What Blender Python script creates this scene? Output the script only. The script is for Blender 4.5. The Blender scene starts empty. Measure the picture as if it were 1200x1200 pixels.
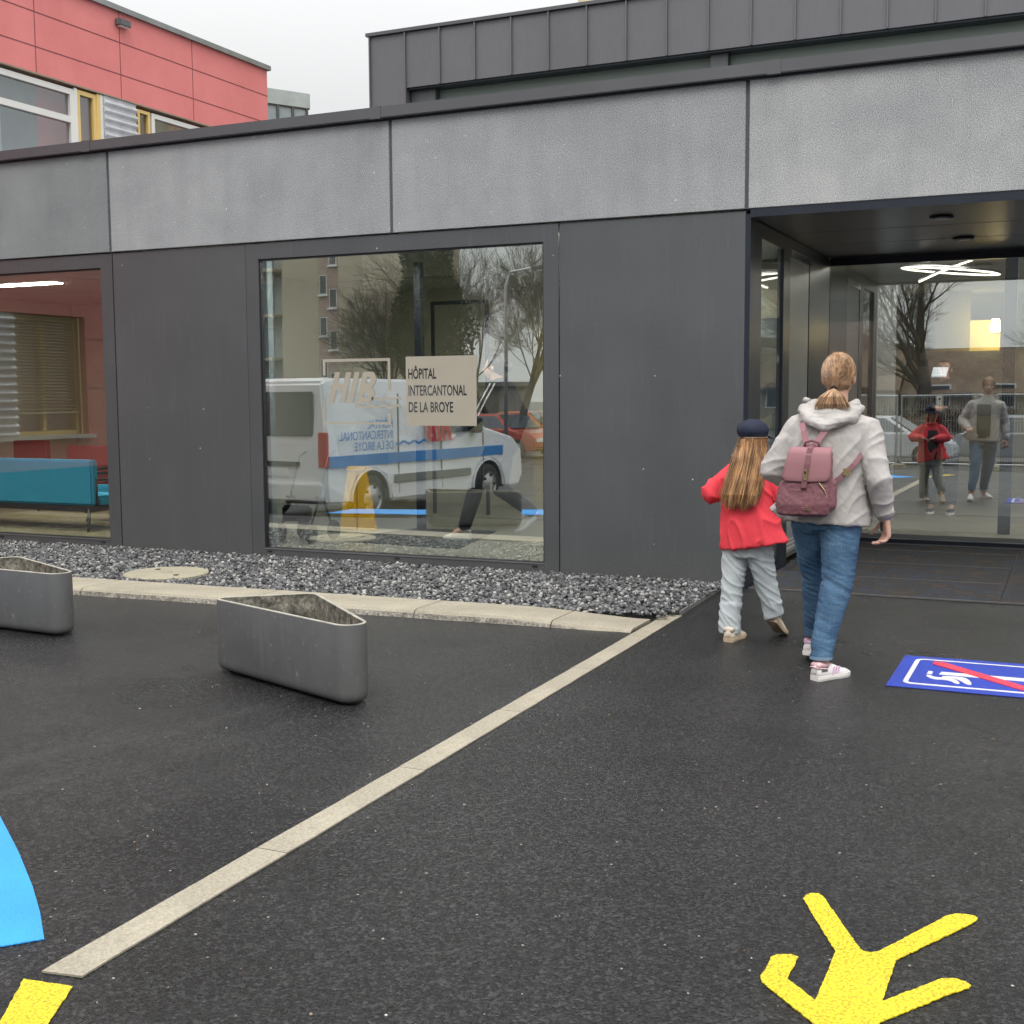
import bpy, bmesh, math, random
import numpy as np
from mathutils import Vector, Matrix, Euler, noise
random.seed(7)
C = bpy.data.collections.new('scene'); bpy.context.scene.collection.children.link(C)
PI = math.pi
OFF = {}                                  # world offset of every parented object's local frame
V = Vector

# ------------------------------------------------------------------ nodes / materials
def newmat(name):
    m = bpy.data.materials.new(name); m.use_nodes = True
    nt = m.node_tree; nt.nodes.clear()
    return m, nt
def N(nt, t, **kw):
    n = nt.nodes.new(t)
    for k, v in kw.items():
        if k in n.inputs: n.inputs[k].default_value = v
        else: setattr(n, k, v)
    return n
def L(nt, a, b): nt.links.new(a, b)
def col4(c): return (c[0], c[1], c[2], 1)
def mixc(nt, fac, a, b, mode='MIX'):
    n = nt.nodes.new('ShaderNodeMix'); n.data_type = 'RGBA'; n.blend_type = mode
    for s, v in ((0, fac), (6, a), (7, b)):
        if hasattr(v, 'is_output') or hasattr(v, 'links'): L(nt, v, n.inputs[s])
        elif s == 0: n.inputs[0].default_value = v
        else: n.inputs[s].default_value = col4(v)
    return n.outputs[2]
def ramp(nt, src, p):
    r = nt.nodes.new('ShaderNodeValToRGB'); L(nt, src, r.inputs[0])
    e = r.color_ramp.elements
    while len(e) < len(p): e.new(.5)
    for i, (pos, c) in enumerate(p):
        e[i].position = pos; e[i].color = col4(c if hasattr(c, '__len__') else (c, c, c))
    return r.outputs[0]
def tex(nt, kind, scale, co=None, stretch=None, **kw):
    if co is None:
        co = nt.nodes.new('ShaderNodeTexCoord').outputs['Object']
    if stretch:
        mp = nt.nodes.new('ShaderNodeMapping'); mp.inputs['Scale'].default_value = stretch
        L(nt, co, mp.inputs[0]); co = mp.outputs[0]
    n = nt.nodes.new('ShaderNodeTex' + kind); L(nt, co, n.inputs['Vector'])
    if 'Scale' in n.inputs: n.inputs['Scale'].default_value = scale
    for k, v in kw.items():
        if k in n.inputs: n.inputs[k].default_value = v
        else: setattr(n, k, v)
    return n
def mat(name, c, rough=.6, metal=0., spec=.5, var=.15, vs=3., fine=0., fs=60., bump=0., bs=60., stretch=None, c2=None, sheen=0., coat=0., bd=.002):
    m, nt = newmat(name)
    p = N(nt, 'ShaderNodeBsdfPrincipled'); o = N(nt, 'ShaderNodeOutputMaterial'); L(nt, p.outputs[0], o.inputs[0])
    p.inputs['Roughness'].default_value = rough; p.inputs['Metallic'].default_value = metal
    p.inputs['Specular IOR Level'].default_value = spec
    if sheen: p.inputs['Sheen Weight'].default_value = sheen
    if coat: p.inputs['Coat Weight'].default_value = coat; p.inputs['Coat Roughness'].default_value = .08
    t = tex(nt, 'Noise', vs, stretch=stretch, Detail=5., Roughness=.6)
    lo = [x * (1 - var) for x in c]; hi = [min(1, x * (1 + var)) for x in (c2 or c)]
    base = ramp(nt, t.outputs['Fac'], [(.3, lo), (.7, hi)])
    if fine:
        t2 = tex(nt, 'Noise', fs, stretch=stretch, Detail=3.)
        k = ramp(nt, t2.outputs['Fac'], [(.3, 1 - fine), (.7, 1 + fine)])
        base = mixc(nt, 1., base, k, 'MULTIPLY')
    L(nt, base, p.inputs['Base Color'])
    if bump:
        t3 = tex(nt, 'Noise', bs, stretch=stretch, Detail=4.)
        b = N(nt, 'ShaderNodeBump', Strength=bump, Distance=bd); L(nt, t3.outputs['Fac'], b.inputs['Height'])
        L(nt, b.outputs[0], p.inputs['Normal'])
    return m
def emat(name, c, s):
    m, nt = newmat(name)
    e = N(nt, 'ShaderNodeEmission', Color=col4(c), Strength=s); o = N(nt, 'ShaderNodeOutputMaterial'); L(nt, e.outputs[0], o.inputs[0])
    return m
def glassmat(name, refl=.26, tint=(.88, .93, .91), rough=0.):
    m, nt = newmat(name)
    g = N(nt, 'ShaderNodeBsdfGlossy', Roughness=rough, Color=(.93, .97, .97, 1)); t = N(nt, 'ShaderNodeBsdfTransparent', Color=col4(tint))
    lw = N(nt, 'ShaderNodeLayerWeight', Blend=.5)
    pw = N(nt, 'ShaderNodeMath', operation='POWER'); L(nt, lw.outputs['Facing'], pw.inputs[0]); pw.inputs[1].default_value = 5
    ml = N(nt, 'ShaderNodeMath', operation='MULTIPLY_ADD'); L(nt, pw.outputs[0], ml.inputs[0]); ml.inputs[1].default_value = .8; ml.inputs[2].default_value = 0.
    ad = N(nt, 'ShaderNodeMath', operation='ADD', use_clamp=True); ad.inputs[1].default_value = refl
    L(nt, ml.outputs[0], ad.inputs[0])
    # faint waviness of real float glass
    w = tex(nt, 'Noise', 1.1, Detail=1.); b = N(nt, 'ShaderNodeBump', Strength=.02, Distance=.02)
    L(nt, w.outputs['Fac'], b.inputs['Height']); L(nt, b.outputs[0], g.inputs['Normal'])
    x = N(nt, 'ShaderNodeMixShader'); L(nt, ad.outputs[0], x.inputs[0]); L(nt, t.outputs[0], x.inputs[1]); L(nt, g.outputs[0], x.inputs[2])
    o = N(nt, 'ShaderNodeOutputMaterial'); L(nt, x.outputs[0], o.inputs[0])
    return m

SPLIT = {'standing_seam', 'panel_joint', 'cap_joint', 'lifting_hole', 'drain_cap', 'soffit_joint', 'stripe', 'clerestory_post', 'door_post', 'side_wall', 'window', 'garage_door',
         'foot_block', 'rim_hole', 'eyebrow', 'side_stripe', 'heel_mark', 'door_gap', 'sleeve_stripe', 'interior_wall', 'inner_post', 'wall_cabinet', 'lobby_floor', 'ceiling', 'suspension_wire',
         'waves_', 'gold_emblem', 'cuff', 'wheel_arch', 'edge_strip', 'cigarette', 'gasket_', 'upper_cladding', 'glazing_bar', 'splash_mark', 'inner_frame'}
# ------------------------------------------------------------------ mesh builder
class MB:
    def __init__(s): s.v = []; s.f = []; s.m = []
    def add(s, vs, fs, mi=0):
        o = len(s.v); s.v += [tuple(x) for x in vs]; s.f += [tuple(i + o for i in f) for f in fs]; s.m += [mi] * len(fs); return s
    def box(s, x0, x1, y0, y1, z0, z1, mi=0):
        return s.add([(x0,y0,z0),(x1,y0,z0),(x1,y1,z0),(x0,y1,z0),(x0,y0,z1),(x1,y0,z1),(x1,y1,z1),(x0,y1,z1)],
                     [(0,3,2,1),(4,5,6,7),(0,1,5,4),(1,2,6,5),(2,3,7,6),(3,0,4,7)], mi)
    def prism(s, poly, a, b, axis='z', mi=0):
        f = {'z': lambda p, t: (p[0], p[1], t), 'x': lambda p, t: (t, p[0], p[1]), 'y': lambda p, t: (p[0], t, p[1])}[axis]
        n = len(poly); vs = [f(p, a) for p in poly] + [f(p, b) for p in poly]
        fs = [tuple(range(n))[::-1], tuple(range(n, 2 * n))] + [(i, (i + 1) % n, n + (i + 1) % n, n + i) for i in range(n)]
        return s.add(vs, fs, mi)
    def rings(s, rings, closed=False, cap=True, mi=0):
        n = len(rings[0]); vs = [p for r in rings for p in r]; fs = []
        R = len(rings)
        for i in range(R if closed else R - 1):
            j = (i + 1) % R
            for k in range(n): fs.append((i * n + k, i * n + (k + 1) % n, j * n + (k + 1) % n, j * n + k))
        if cap and not closed: fs += [tuple(range(n))[::-1], tuple(range((R - 1) * n, R * n))]
        return s.add(vs, fs, mi)
    def tube(s, path, r, n=8, mi=0, closed=False, flat=1., cap=True):
        path = [V(p) for p in path]; rr = r if hasattr(r, '__len__') else [r] * len(path)
        up = V((0, 0, 1)); rings = []; prev = None
        for i, p in enumerate(path):
            a = path[i - 1] if (i > 0 or closed) else p
            b = path[(i + 1) % len(path)] if (i < len(path) - 1 or closed) else p
            d = (b - a).normalized()
            if prev is None:
                x = d.orthogonal().normalized() if abs(d.dot(up)) > .9 else d.cross(up).normalized()
            else:
                x = (prev - d * prev.dot(d))
                x = x.normalized() if x.length > 1e-6 else d.orthogonal().normalized()
            prev = x; y = d.cross(x)
            rings.append([p + (x * math.cos(2 * PI * k / n) + y * flat * math.sin(2 * PI * k / n)) * rr[i] for k in range(n)])
        return s.rings(rings, closed, cap, mi)
    def lathe(s, prof, c, n=24, axis='z', mi=0, cap=True):
        rings = []
        for r, h in prof:
            ring = []
            for k in range(n):
                a = 2 * PI * k / n; u, w = r * math.cos(a), r * math.sin(a)
                ring.append({'z': (c[0] + u, c[1] + w, c[2] + h), 'x': (c[0] + h, c[1] + u, c[2] + w), 'y': (c[0] + u, c[1] + h, c[2] + w)}[axis])
            rings.append(ring)
        return s.rings(rings, False, cap, mi)
    def ell(s, c, r, rot=None, n=16, mi=0):
        vs = []; R = n // 2 + 1
        m = Euler(rot).to_matrix() if rot else None
        for i in range(R):
            t = PI * (i + .02) / (R - 1 + .04)
            for k in range(n):
                a = 2 * PI * k / n
                p = V((math.sin(t) * math.cos(a) * r[0], math.sin(t) * math.sin(a) * r[1], math.cos(t) * r[2]))
                if m: p = m @ p
                vs.append(p + V(c))
        fs = [(i * n + k, (i + 1) * n + k, (i + 1) * n + (k + 1) % n, i * n + (k + 1) % n) for i in range(R - 1) for k in range(n)]
        fs += [tuple(range(n)), tuple(range((R - 1) * n, R * n))[::-1]]
        return s.add(vs, fs, mi)
    def cone(s, p0, p1, r0, r1, n=12, mi=0, sx=1.):
        p0, p1 = V(p0), V(p1); d = p1 - p0; l = d.length
        if l < 1e-6: return s.ell(p0, (r0,) * 3, None, n, mi)
        d.normalize(); pts = []; rs = []
        for k in range(5):
            a = PI / 2 * (1 - k / 4); pts.append(p0 - d * r0 * math.sin(a)); rs.append(max(.0004, r0 * math.cos(a)))
        for k in range(5):
            a = PI / 2 * (k / 4); pts.append(p1 + d * r1 * math.sin(a)); rs.append(max(.0004, r1 * math.cos(a)))
        return s.tube(pts, rs, n, mi, flat=sx)
    def islands(s):
        par = list(range(len(s.v)))
        def find(a):
            while par[a] != a: par[a] = par[par[a]]; a = par[a]
            return a
        for f in s.f:
            for i in f[1:]: par[find(i)] = find(f[0])
        g = {}
        for k, f in enumerate(s.f): g.setdefault(find(f[0]), []).append(k)
        out = []
        for ks in g.values():
            m = MB(); mp = {}
            for k in ks:
                fc = []
                for i in s.f[k]:
                    if i not in mp: mp[i] = len(m.v); m.v.append(s.v[i])
                    fc.append(mp[i])
                m.f.append(tuple(fc)); m.m.append(s.m[k])
            out.append(m)
        return out
    def build(s, name, mats, parent=None, smooth=False, bevel=0, world=True, seg=2, keep=False):
        if name in SPLIT and parent is not None and not keep:
            parts = s.islands()
            if len(parts) > 1: return [p._build(name, mats, parent, smooth, bevel, world, seg, keep) for p in parts][0]
        return s._build(name, mats, parent, smooth, bevel, world, seg, keep)
    def _build(s, name, mats, parent=None, smooth=False, bevel=0, world=True, seg=2, keep=False):
        me = bpy.data.meshes.new(name)
        me.from_pydata(s.v, [], s.f)
        mats = mats if isinstance(mats, (list, tuple)) else [mats]
        for m in mats: me.materials.append(m)
        me.polygons.foreach_set('material_index', s.m)
        o = bpy.data.objects.new(name, me); C.objects.link(o)
        arr = np.empty(len(me.vertices) * 3); me.vertices.foreach_get('co', arr); arr = arr.reshape(-1, 3)
        if parent is not None:
            o.parent = parent; off = OFF.get(parent.as_pointer(), V((0, 0, 0))) if world else V((0, 0, 0))
            OFF[o.as_pointer()] = off
        elif not keep:
            off = V(((arr[:, 0].min() + arr[:, 0].max()) / 2, (arr[:, 1].min() + arr[:, 1].max()) / 2, arr[:, 2].min()))
            o.location = off; OFF[o.as_pointer()] = off
        else:
            off = V((0, 0, 0)); OFF[o.as_pointer()] = off
        arr -= np.array(off); me.vertices.foreach_set('co', arr.ravel())
        bm = bmesh.new(); bm.from_mesh(me); bmesh.ops.recalc_face_normals(bm, faces=bm.faces)
        if bevel:
            es = [e for e in bm.edges if len(e.link_faces) == 2 and e.calc_face_angle(0) > .5]
            bmesh.ops.bevel(bm, geom=es, offset=bevel, segments=seg, affect='EDGES', clamp_overlap=True)
        bm.to_mesh(me); bm.free()
        if smooth: me.polygons.foreach_set('use_smooth', [True] * len(me.polygons))
        me.update()
        return o

def tag(o, label=None, cat=None, group=None, kind=None):
    if label: o['label'] = label
    if cat: o['category'] = cat
    if group: o['group'] = group
    if kind: o['kind'] = kind
    return o
def thing(name, loc, label, cat, group=None, rz=0.):
    o = bpy.data.objects.new(name, None); C.objects.link(o); o.empty_display_size = .2
    o.location = loc; o.rotation_euler = (0, 0, rz); OFF[o.as_pointer()] = V(loc)
    return tag(o, label, cat, group)
def copy_tree(o, parent=None):
    c = o.copy(); C.objects.link(c); c.parent = parent
    for ch in list(o.children): copy_tree(ch, c)
    return c

def organic(mb, name, mats, parent=None, voxel=.008, smooth=4, disp=None, world=True):
    """fuse overlapping closed shapes into one continuous skin"""
    o = mb.build('tmp', mats, None, keep=True)
    r = o.modifiers.new('r', 'REMESH'); r.mode = 'VOXEL'; r.voxel_size = voxel; r.use_smooth_shade = True
    if smooth:
        sm = o.modifiers.new('s', 'SMOOTH'); sm.iterations = smooth; sm.factor = .5
    dg = bpy.context.evaluated_depsgraph_get(); dg.update()
    me = bpy.data.meshes.new_from_object(o.evaluated_get(dg))
    bpy.data.objects.remove(o)
    n = len(me.vertices)
    co = np.empty(n * 3); me.vertices.foreach_get('co', co); co = co.reshape(-1, 3)
    if disp:
        no = np.empty(n * 3); me.vertices.foreach_get('normal', no); no = no.reshape(-1, 3)
        d = np.array([disp(V(c), V(q)) for c, q in zip(co, no)]); co = co + no * d[:, None]
    me.name = name; me.materials.clear()
    for m in (mats if isinstance(mats, (list, tuple)) else [mats]): me.materials.append(m)
    ob = bpy.data.objects.new(name, me); C.objects.link(ob)
    if parent is not None:
        ob.parent = parent; off = OFF[parent.as_pointer()] if world else V((0, 0, 0))
    else: off = V((0, 0, 0))
    OFF[ob.as_pointer()] = off
    me.vertices.foreach_set('co', (co - np.array(off)).ravel())
    me.polygons.foreach_set('use_smooth', [True] * len(me.polygons)); me.update()
    return ob

def text_mesh(body, size, name, m, parent, M, sx=1., shear=0., bold=0., ext=.001, spacing=1.):
    cu = bpy.data.curves.new('t', 'FONT'); cu.body = body; cu.size = size; cu.shear = shear; cu.offset = bold
    cu.extrude = ext; cu.space_character = spacing; cu.resolution_u = 4
    o = bpy.data.objects.new('t', cu); C.objects.link(o)
    dg = bpy.context.evaluated_depsgraph_get(); dg.update()
    me = bpy.data.meshes.new_from_object(o.evaluated_get(dg)); bpy.data.objects.remove(o)
    me.transform(Matrix.Diagonal((sx, 1, 1, 1))); me.transform(M)
    me.materials.clear(); me.materials.append(m); me.name = name
    ob = bpy.data.objects.new(name, me); C.objects.link(ob)
    if parent is not None:
        ob.parent = parent; me.transform(Matrix.Translation(-OFF[parent.as_pointer()]))
        OFF[ob.as_pointer()] = OFF[parent.as_pointer()]
    return ob
def ground_z(x, y):
    def ss(t): t = max(0., min(1., t)); return t * t * (3 - 2 * t)
    a = -.26 * ss((-x - 6.6) / 1.8) * ss((5.6 - y) / 1.6)
    b = -.62 * ss((1.4 - y) / 11.)
    return max(-.7, a + b)

# ------------------------------------------------------------------ material library
M = {}
M['dark_metal'] = mat('anodised_dark_metal', (.117, .124, .129), .38, .42, .5, .07, 1.2, .05, 90, .05, 40, stretch=(1, 1, .35))
M['frame_metal'] = mat('window_frame_metal', (.112, .119, .125), .36, .45, .5, .05, 2)
M['cap_metal'] = mat('roof_cap_metal', (.115, .117, .125), .45, .4, .5, .08, 1.5)
M['zinc'] = mat('standing_seam_zinc', (.15, .152, .165), .5, .4, .5, .08, .8, .04, 30, stretch=(1, 1, .3))
M['recess_metal'] = mat('dark_blue_steel', (.022, .028, .042), .3, .3, .5, .1, 3)
M['soffit'] = mat('soffit_lacquer', (.045, .047, .055), .3, .3, .5, .12, 1, stretch=(1, 12, 1))
M['black'] = mat('black_plastic', (.015, .015, .016), .45, 0, .5, .1)
M['rubber'] = mat('rubber', (.02, .02, .02), .7, 0, .3, .1)
M['white'] = mat('white_lacquer', (.78, .79, .8), .3, 0, .5, .03)
M['glass'] = glassmat('window_glass', .33, (.97, .985, .98))
M['glass_low'] = glassmat('low_reflection_glass', .085, (.93, .96, .94))
M['glass_far'] = glassmat('far_glass', .55, (.25, .28, .3))
M['glass_mid'] = glassmat('upper_window_glass', .14, (.85, .88, .9))
M['glass_inner'] = glassmat('inner_glass', .01, (.97, .985, .98))
M['chrome'] = mat('chrome', (.6, .6, .6), .18, 1, .5, .03)

def concrete(name, c, hi):
    m, nt = newmat(name)
    p = N(nt, 'ShaderNodeBsdfPrincipled', Roughness=.75); o = N(nt, 'ShaderNodeOutputMaterial'); L(nt, p.outputs[0], o.inputs[0])
    big = tex(nt, 'Noise', 1.3, Detail=6., Roughness=.62); base = ramp(nt, big.outputs['Fac'], [(.3, c), (.72, hi)])
    st = tex(nt, 'Noise', 3., stretch=(2.2, 1, .25), Detail=4.); base = mixc(nt, ramp(nt, st.outputs['Fac'], [(.45, 0), (.8, .3)]), base, [x * .78 for x in c])
    g = tex(nt, 'Noise', 150, Detail=2.); base = mixc(nt, 1., base, ramp(nt, g.outputs['Fac'], [(.33, .5), (.66, 1.5)]), 'MULTIPLY')
    s = tex(nt, 'Voronoi', 120); cl = tex(nt, 'Noise', 2.1, Detail=3.)
    sp = ramp(nt, s.outputs['Distance'], [(.10, 1), (.2, 0)]); area = ramp(nt, cl.outputs['Fac'], [(.4, .3), (.65, 1.)])
    k = N(nt, 'ShaderNodeMath', operation='MULTIPLY'); L(nt, sp, k.inputs[0]); L(nt, area, k.inputs[1])
    base = mixc(nt, k.outputs[0], base, (.8, .8, .78))
    b2 = tex(nt, 'Voronoi', 11); base = mixc(nt, ramp(nt, b2.outputs['Distance'], [(.03, .8), (.06, 0)]), base, (.75, .76, .74))
    L(nt, base, p.inputs['Base Color'])
    b = N(nt, 'ShaderNodeBump', Strength=.35, Distance=.003); L(nt, g.outputs['Fac'], b.inputs['Height']); L(nt, b.outputs[0], p.inputs['Normal'])
    return m
M['concrete'] = concrete('exposed_concrete', (.262, .275, .284), (.365, .379, .386))
M['concrete_dark'] = concrete('exposed_concrete_darker', (.18, .197, .202), (.25, .27, .272))
M['concrete_pale'] = concrete('exposed_concrete_paler', (.29, .305, .315), (.46, .47, .465))
M['kerb'] = mat('kerb_stone', (.33, .30, .235), .85, 0, .3, .14, 3, .22, 120, .5, 150, bd=.003)
M['kerbface'] = mat('worn_kerb_face', (.30, .28, .24), .9, 0, .3, .4, 9, .5, 60, .9, 80, bd=.01)
M['cover'] = mat('concrete_cover', (.34, .315, .235), .85, 0, .3, .1, 4, .15, 90, .3, 120)

def asphalt():
    m, nt = newmat('fresh_asphalt')
    p = N(nt, 'ShaderNodeBsdfPrincipled'); o = N(nt, 'ShaderNodeOutputMaterial'); L(nt, p.outputs[0], o.inputs[0])
    p.inputs['Specular IOR Level'].default_value = .3
    co = nt.nodes.new('ShaderNodeTexCoord').outputs['Object']
    v = tex(nt, 'Voronoi', 105, co); v2 = tex(nt, 'Voronoi', 230, co)
    big = tex(nt, 'Noise', .7, co, Detail=6., Roughness=.6)
    base = ramp(nt, v.outputs['Color'], [(.22, (.005, .005, .0055)), (.6, (.041, .0415, .043)), (.97, (.17, .17, .172))])
    base = mixc(nt, .4, base, ramp(nt, v2.outputs['Color'], [(.2, (.008, .008, .0085)), (.9, (.066, .066, .067))]))
    base = mixc(nt, 1., base, ramp(nt, big.outputs['Fac'], [(.32, .36), (.7, .68)]), 'MULTIPLY')
    du = tex(nt, 'Noise', .55, co, stretch=(1., .45, 1), Detail=7., Roughness=.68, Distortion=.8)
    base = mixc(nt, ramp(nt, du.outputs['Fac'], [(.60, 0), (.78, .3)]), base, (.15, .148, .14))
    dk = tex(nt, 'Noise', .9, co, Detail=3.); base = mixc(nt, 1., base, ramp(nt, dk.outputs['Fac'], [(.36, .78), (.5, 1.)]), 'MULTIPLY')
    sp = tex(nt, 'Voronoi', 9, co); base = mixc(nt, ramp(nt, sp.outputs['Distance'], [(.028, 1), (.045, 0)]), base, (.42, .41, .38))
    L(nt, base, p.inputs['Base Color'])
    wet = tex(nt, 'Noise', .45, co, Detail=4.)
    L(nt, ramp(nt, wet.outputs['Fac'], [(.35, .24), (.62, .42)]), p.inputs['Roughness'])
    mx = N(nt, 'ShaderNodeMath', operation='ADD'); L(nt, v.outputs['Distance'], mx.inputs[0]); L(nt, v2.outputs['Distance'], mx.inputs[1])
    b = N(nt, 'ShaderNodeBump', Strength=.6, Distance=.006); b.invert = True; L(nt, mx.outputs[0], b.inputs['Height']); L(nt, b.outputs[0], p.inputs['Normal'])
    return m
M['asphalt'] = asphalt()
def paint(name, c, scale=160, amt=.35):
    m, nt = newmat(name)
    p = N(nt, 'ShaderNodeBsdfPrincipled', Roughness=.55); o = N(nt, 'ShaderNodeOutputMaterial'); L(nt, p.outputs[0], o.inputs[0])
    v = tex(nt, 'Voronoi', scale); big = tex(nt, 'Noise', 3, Detail=5.)
    base = mixc(nt, 1., c, ramp(nt, v.outputs['Distance'], [(.2, 1.1), (.75, 1 - amt)]), 'MULTIPLY')
    base = mixc(nt, 1., base, ramp(nt, big.outputs['Fac'], [(.3, .88), (.7, 1.08)]), 'MULTIPLY')
    pit = tex(nt, 'Noise', 75, Detail=3., Roughness=.7); base = mixc(nt, ramp(nt, pit.outputs['Fac'], [(.28, amt * 1.3), (.40, 0)]), base, (.03, .03, .03))
    dirt = tex(nt, 'Noise', 5, Detail=6., Roughness=.7); base = mixc(nt, ramp(nt, dirt.outputs['Fac'], [(.55, 0), (.8, .25)]), base, (.08, .078, .07))
    L(nt, base, p.inputs['Base Color'])
    b = N(nt, 'ShaderNodeBump', Strength=.6, Distance=.004); b.invert = True; L(nt, v.outputs['Distance'], b.inputs['Height']); L(nt, b.outputs[0], p.inputs['Normal'])
    return m
M['yellow'] = paint('yellow_road_paint', (.84, .66, .015), 130, .5)
M['blue'] = paint('blue_road_film', (.03, .33, .82), 300, .1)
M['signblue'] = paint('sign_blue_film', (.018, .055, .46), 260, .15)
M['signwhite'] = paint('sign_white_film', (.8, .8, .82), 260, .1)
M['signred'] = paint('sign_red_film', (.75, .05, .1), 260, .1)
M['beige_vinyl'] = mat('beige_vinyl', (.40, .37, .30), .5, 0, .4, .04)

def ground_dirt(m):
    nt = m.node_tree; p = [n for n in nt.nodes if n.type == 'BSDF_PRINCIPLED'][0]; src = p.inputs['Base Color'].links[0].from_socket
    ge = nt.nodes.new('ShaderNodeNewGeometry'); sp = nt.nodes.new('ShaderNodeSeparateXYZ'); L(nt, ge.outputs['Position'], sp.inputs[0])
    r = nt.nodes.new('ShaderNodeMapRange'); r.inputs['From Min'].default_value = .02; r.inputs['From Max'].default_value = .30; r.inputs['To Min'].default_value = 1; r.inputs['To Max'].default_value = 0
    L(nt, sp.outputs['Z'], r.inputs['Value'])
    n = tex(nt, 'Noise', 45, Detail=5., Roughness=.7); q = ramp(nt, n.outputs['Fac'], [(.42, 0), (.66, .75)])
    k = N(nt, 'ShaderNodeMath', operation='MULTIPLY'); L(nt, r.outputs[0], k.inputs[0]); L(nt, q, k.inputs[1])
    c = mixc(nt, k.outputs[0], src, (.17, .165, .15))
    n2 = tex(nt, 'Noise', 5, stretch=(5, 5, .35), Detail=5., Roughness=.6); c = mixc(nt, ramp(nt, n2.outputs['Fac'], [(.55, 0), (.78, .16)]), c, (.24, .245, .25))
    L(nt, c, p.inputs['Base Color'])
    r2 = tex(nt, 'Noise', 1.7, Detail=5.); L(nt, ramp(nt, r2.outputs['Fac'], [(.35, .34), (.65, .47)]), p.inputs['Roughness'])
for k_ in ('dark_metal', 'frame_metal'): ground_dirt(M[k_])
# ================================================================== camera, world, sun
sc = bpy.context.scene
cam = bpy.data.cameras.new('camera'); camo = bpy.data.objects.new('camera', cam); C.objects.link(camo); sc.camera = camo
F, YAW, PIT, ROL = 1449.056, .428522927, .094765057, -.0057107945
cam.sensor_width = 36; cam.lens = 36 * F / 1200; cam.clip_end = 2000; cam.clip_start = .05
cy, sy, cp, sp_ = math.cos(YAW), math.sin(YAW), math.cos(PIT), math.sin(PIT)
fw = V((-sy * cp, cy * cp, -sp_)); rt = V((cy, sy, 0)); up = rt.cross(fw)
r2 = rt * math.cos(ROL) + up * math.sin(ROL); u2 = -rt * math.sin(ROL) + up * math.cos(ROL)
camo.matrix_world = Matrix.Translation((0, 0, 1.45)) @ Matrix((r2, u2, -fw)).transposed().to_4x4()

w = bpy.data.worlds.new('World'); sc.world = w; w.use_nodes = True
nt = w.node_tree; nt.nodes.clear()
SUN_EL, SUN_AZ = math.radians(52), math.radians(160)      # azimuth from +Y clockwise
sky = N(nt, 'ShaderNodeTexSky'); sky.sky_type = 'NISHITA'; sky.sun_disc = False
sky.sun_elevation = SUN_EL; sky.sun_rotation = SUN_AZ; sky.dust_density = 4; sky.air_density = 1.
bg1 = N(nt, 'ShaderNodeBackground', Strength=.08); L(nt, sky.outputs[0], bg1.inputs[0])
tc = N(nt, 'ShaderNodeTexCoord'); sx = N(nt, 'ShaderNodeSeparateXYZ'); L(nt, tc.outputs['Generated'], sx.inputs[0])
# overcast deck: brighter towards the zenith, faint unevenness
el = ramp(nt, sx.outputs['Z'], [(0., (.95, .955, .94)), (.3, (.97, .975, .97)), (.99, (1., 1., 1.))])
cn = tex(nt, 'Noise', 2.2, tc.outputs['Generated'], Detail=4.); cl = mixc(nt, 1., el, ramp(nt, cn.outputs['Fac'], [(.3, .955), (.7, 1.02)]), 'MULTIPLY')
st = N(nt, 'ShaderNodeMapRange'); st.inputs['From Min'].default_value = .22; st.inputs['From Max'].default_value = .9
st.inputs['To Min'].default_value = .6; st.inputs['To Max'].default_value = 1.7; L(nt, sx.outputs['Z'], st.inputs['Value'])
bg2 = N(nt, 'ShaderNodeBackground'); L(nt, cl, bg2.inputs[0]); L(nt, st.outputs[0], bg2.inputs[1])
ms = N(nt, 'ShaderNodeMixShader'); ms.inputs[0].default_value = .92; L(nt, bg1.outputs[0], ms.inputs[1]); L(nt, bg2.outputs[0], ms.inputs[2])
wo = N(nt, 'ShaderNodeOutputWorld'); L(nt, ms.outputs[0], wo.inputs[0])
ld = bpy.data.lights.new('sun', 'SUN'); ld.energy = .9; ld.angle = math.radians(25); ld.color = (1, .97, .93)
lo = bpy.data.objects.new('sun', ld); C.objects.link(lo)
sd = V((math.sin(SUN_AZ) * math.cos(SUN_EL), math.cos(SUN_AZ) * math.cos(SUN_EL), math.sin(SUN_EL)))
lo.rotation_euler = sd.to_track_quat('Z', 'Y').to_euler(); lo.location = sd * 60
sc.view_settings.view_transform = 'Standard'; sc.view_settings.look = 'None'; sc.view_settings.exposure = .6; sc.view_settings.gamma = 1
sc.render.engine = 'CYCLES'; sc.cycles.max_bounces = 8; sc.cycles.transparent_max_bounces = 16
sc.cycles.glossy_bounces = 4; sc.cycles.caustics_reflective = False

# ================================================================== ground
def grid(xs, ys, zf):
    m = MB(); vs = [(x, y, zf(x, y)) for y in ys for x in xs]; n = len(xs)
    return m.add(vs, [(j * n + i, j * n + i + 1, (j + 1) * n + i + 1, (j + 1) * n + i) for j in range(len(ys) - 1) for i in range(n - 1)])
xs = [-300, -120, -60, -40, -25, -16] + [-15 + .4 * i for i in range(26)] + [-4.6, -3, 0, 4, 10, 30, 80, 300]
ys = [-300, -150, -80, -40, -25, -16] + [-13 + .8 * i for i in range(16)] + [0, .4, .8, 1.2, 1.6, 2, 2.4, 3.2, 4, 4.4, 4.8, 5.2, 5.6, 7, 9, 12, 20, 40, 100, 300]
g = grid(xs, ys, ground_z)
o = g.build('ground', M['asphalt'], keep=True, smooth=True); tag(o, kind='structure')

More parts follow.
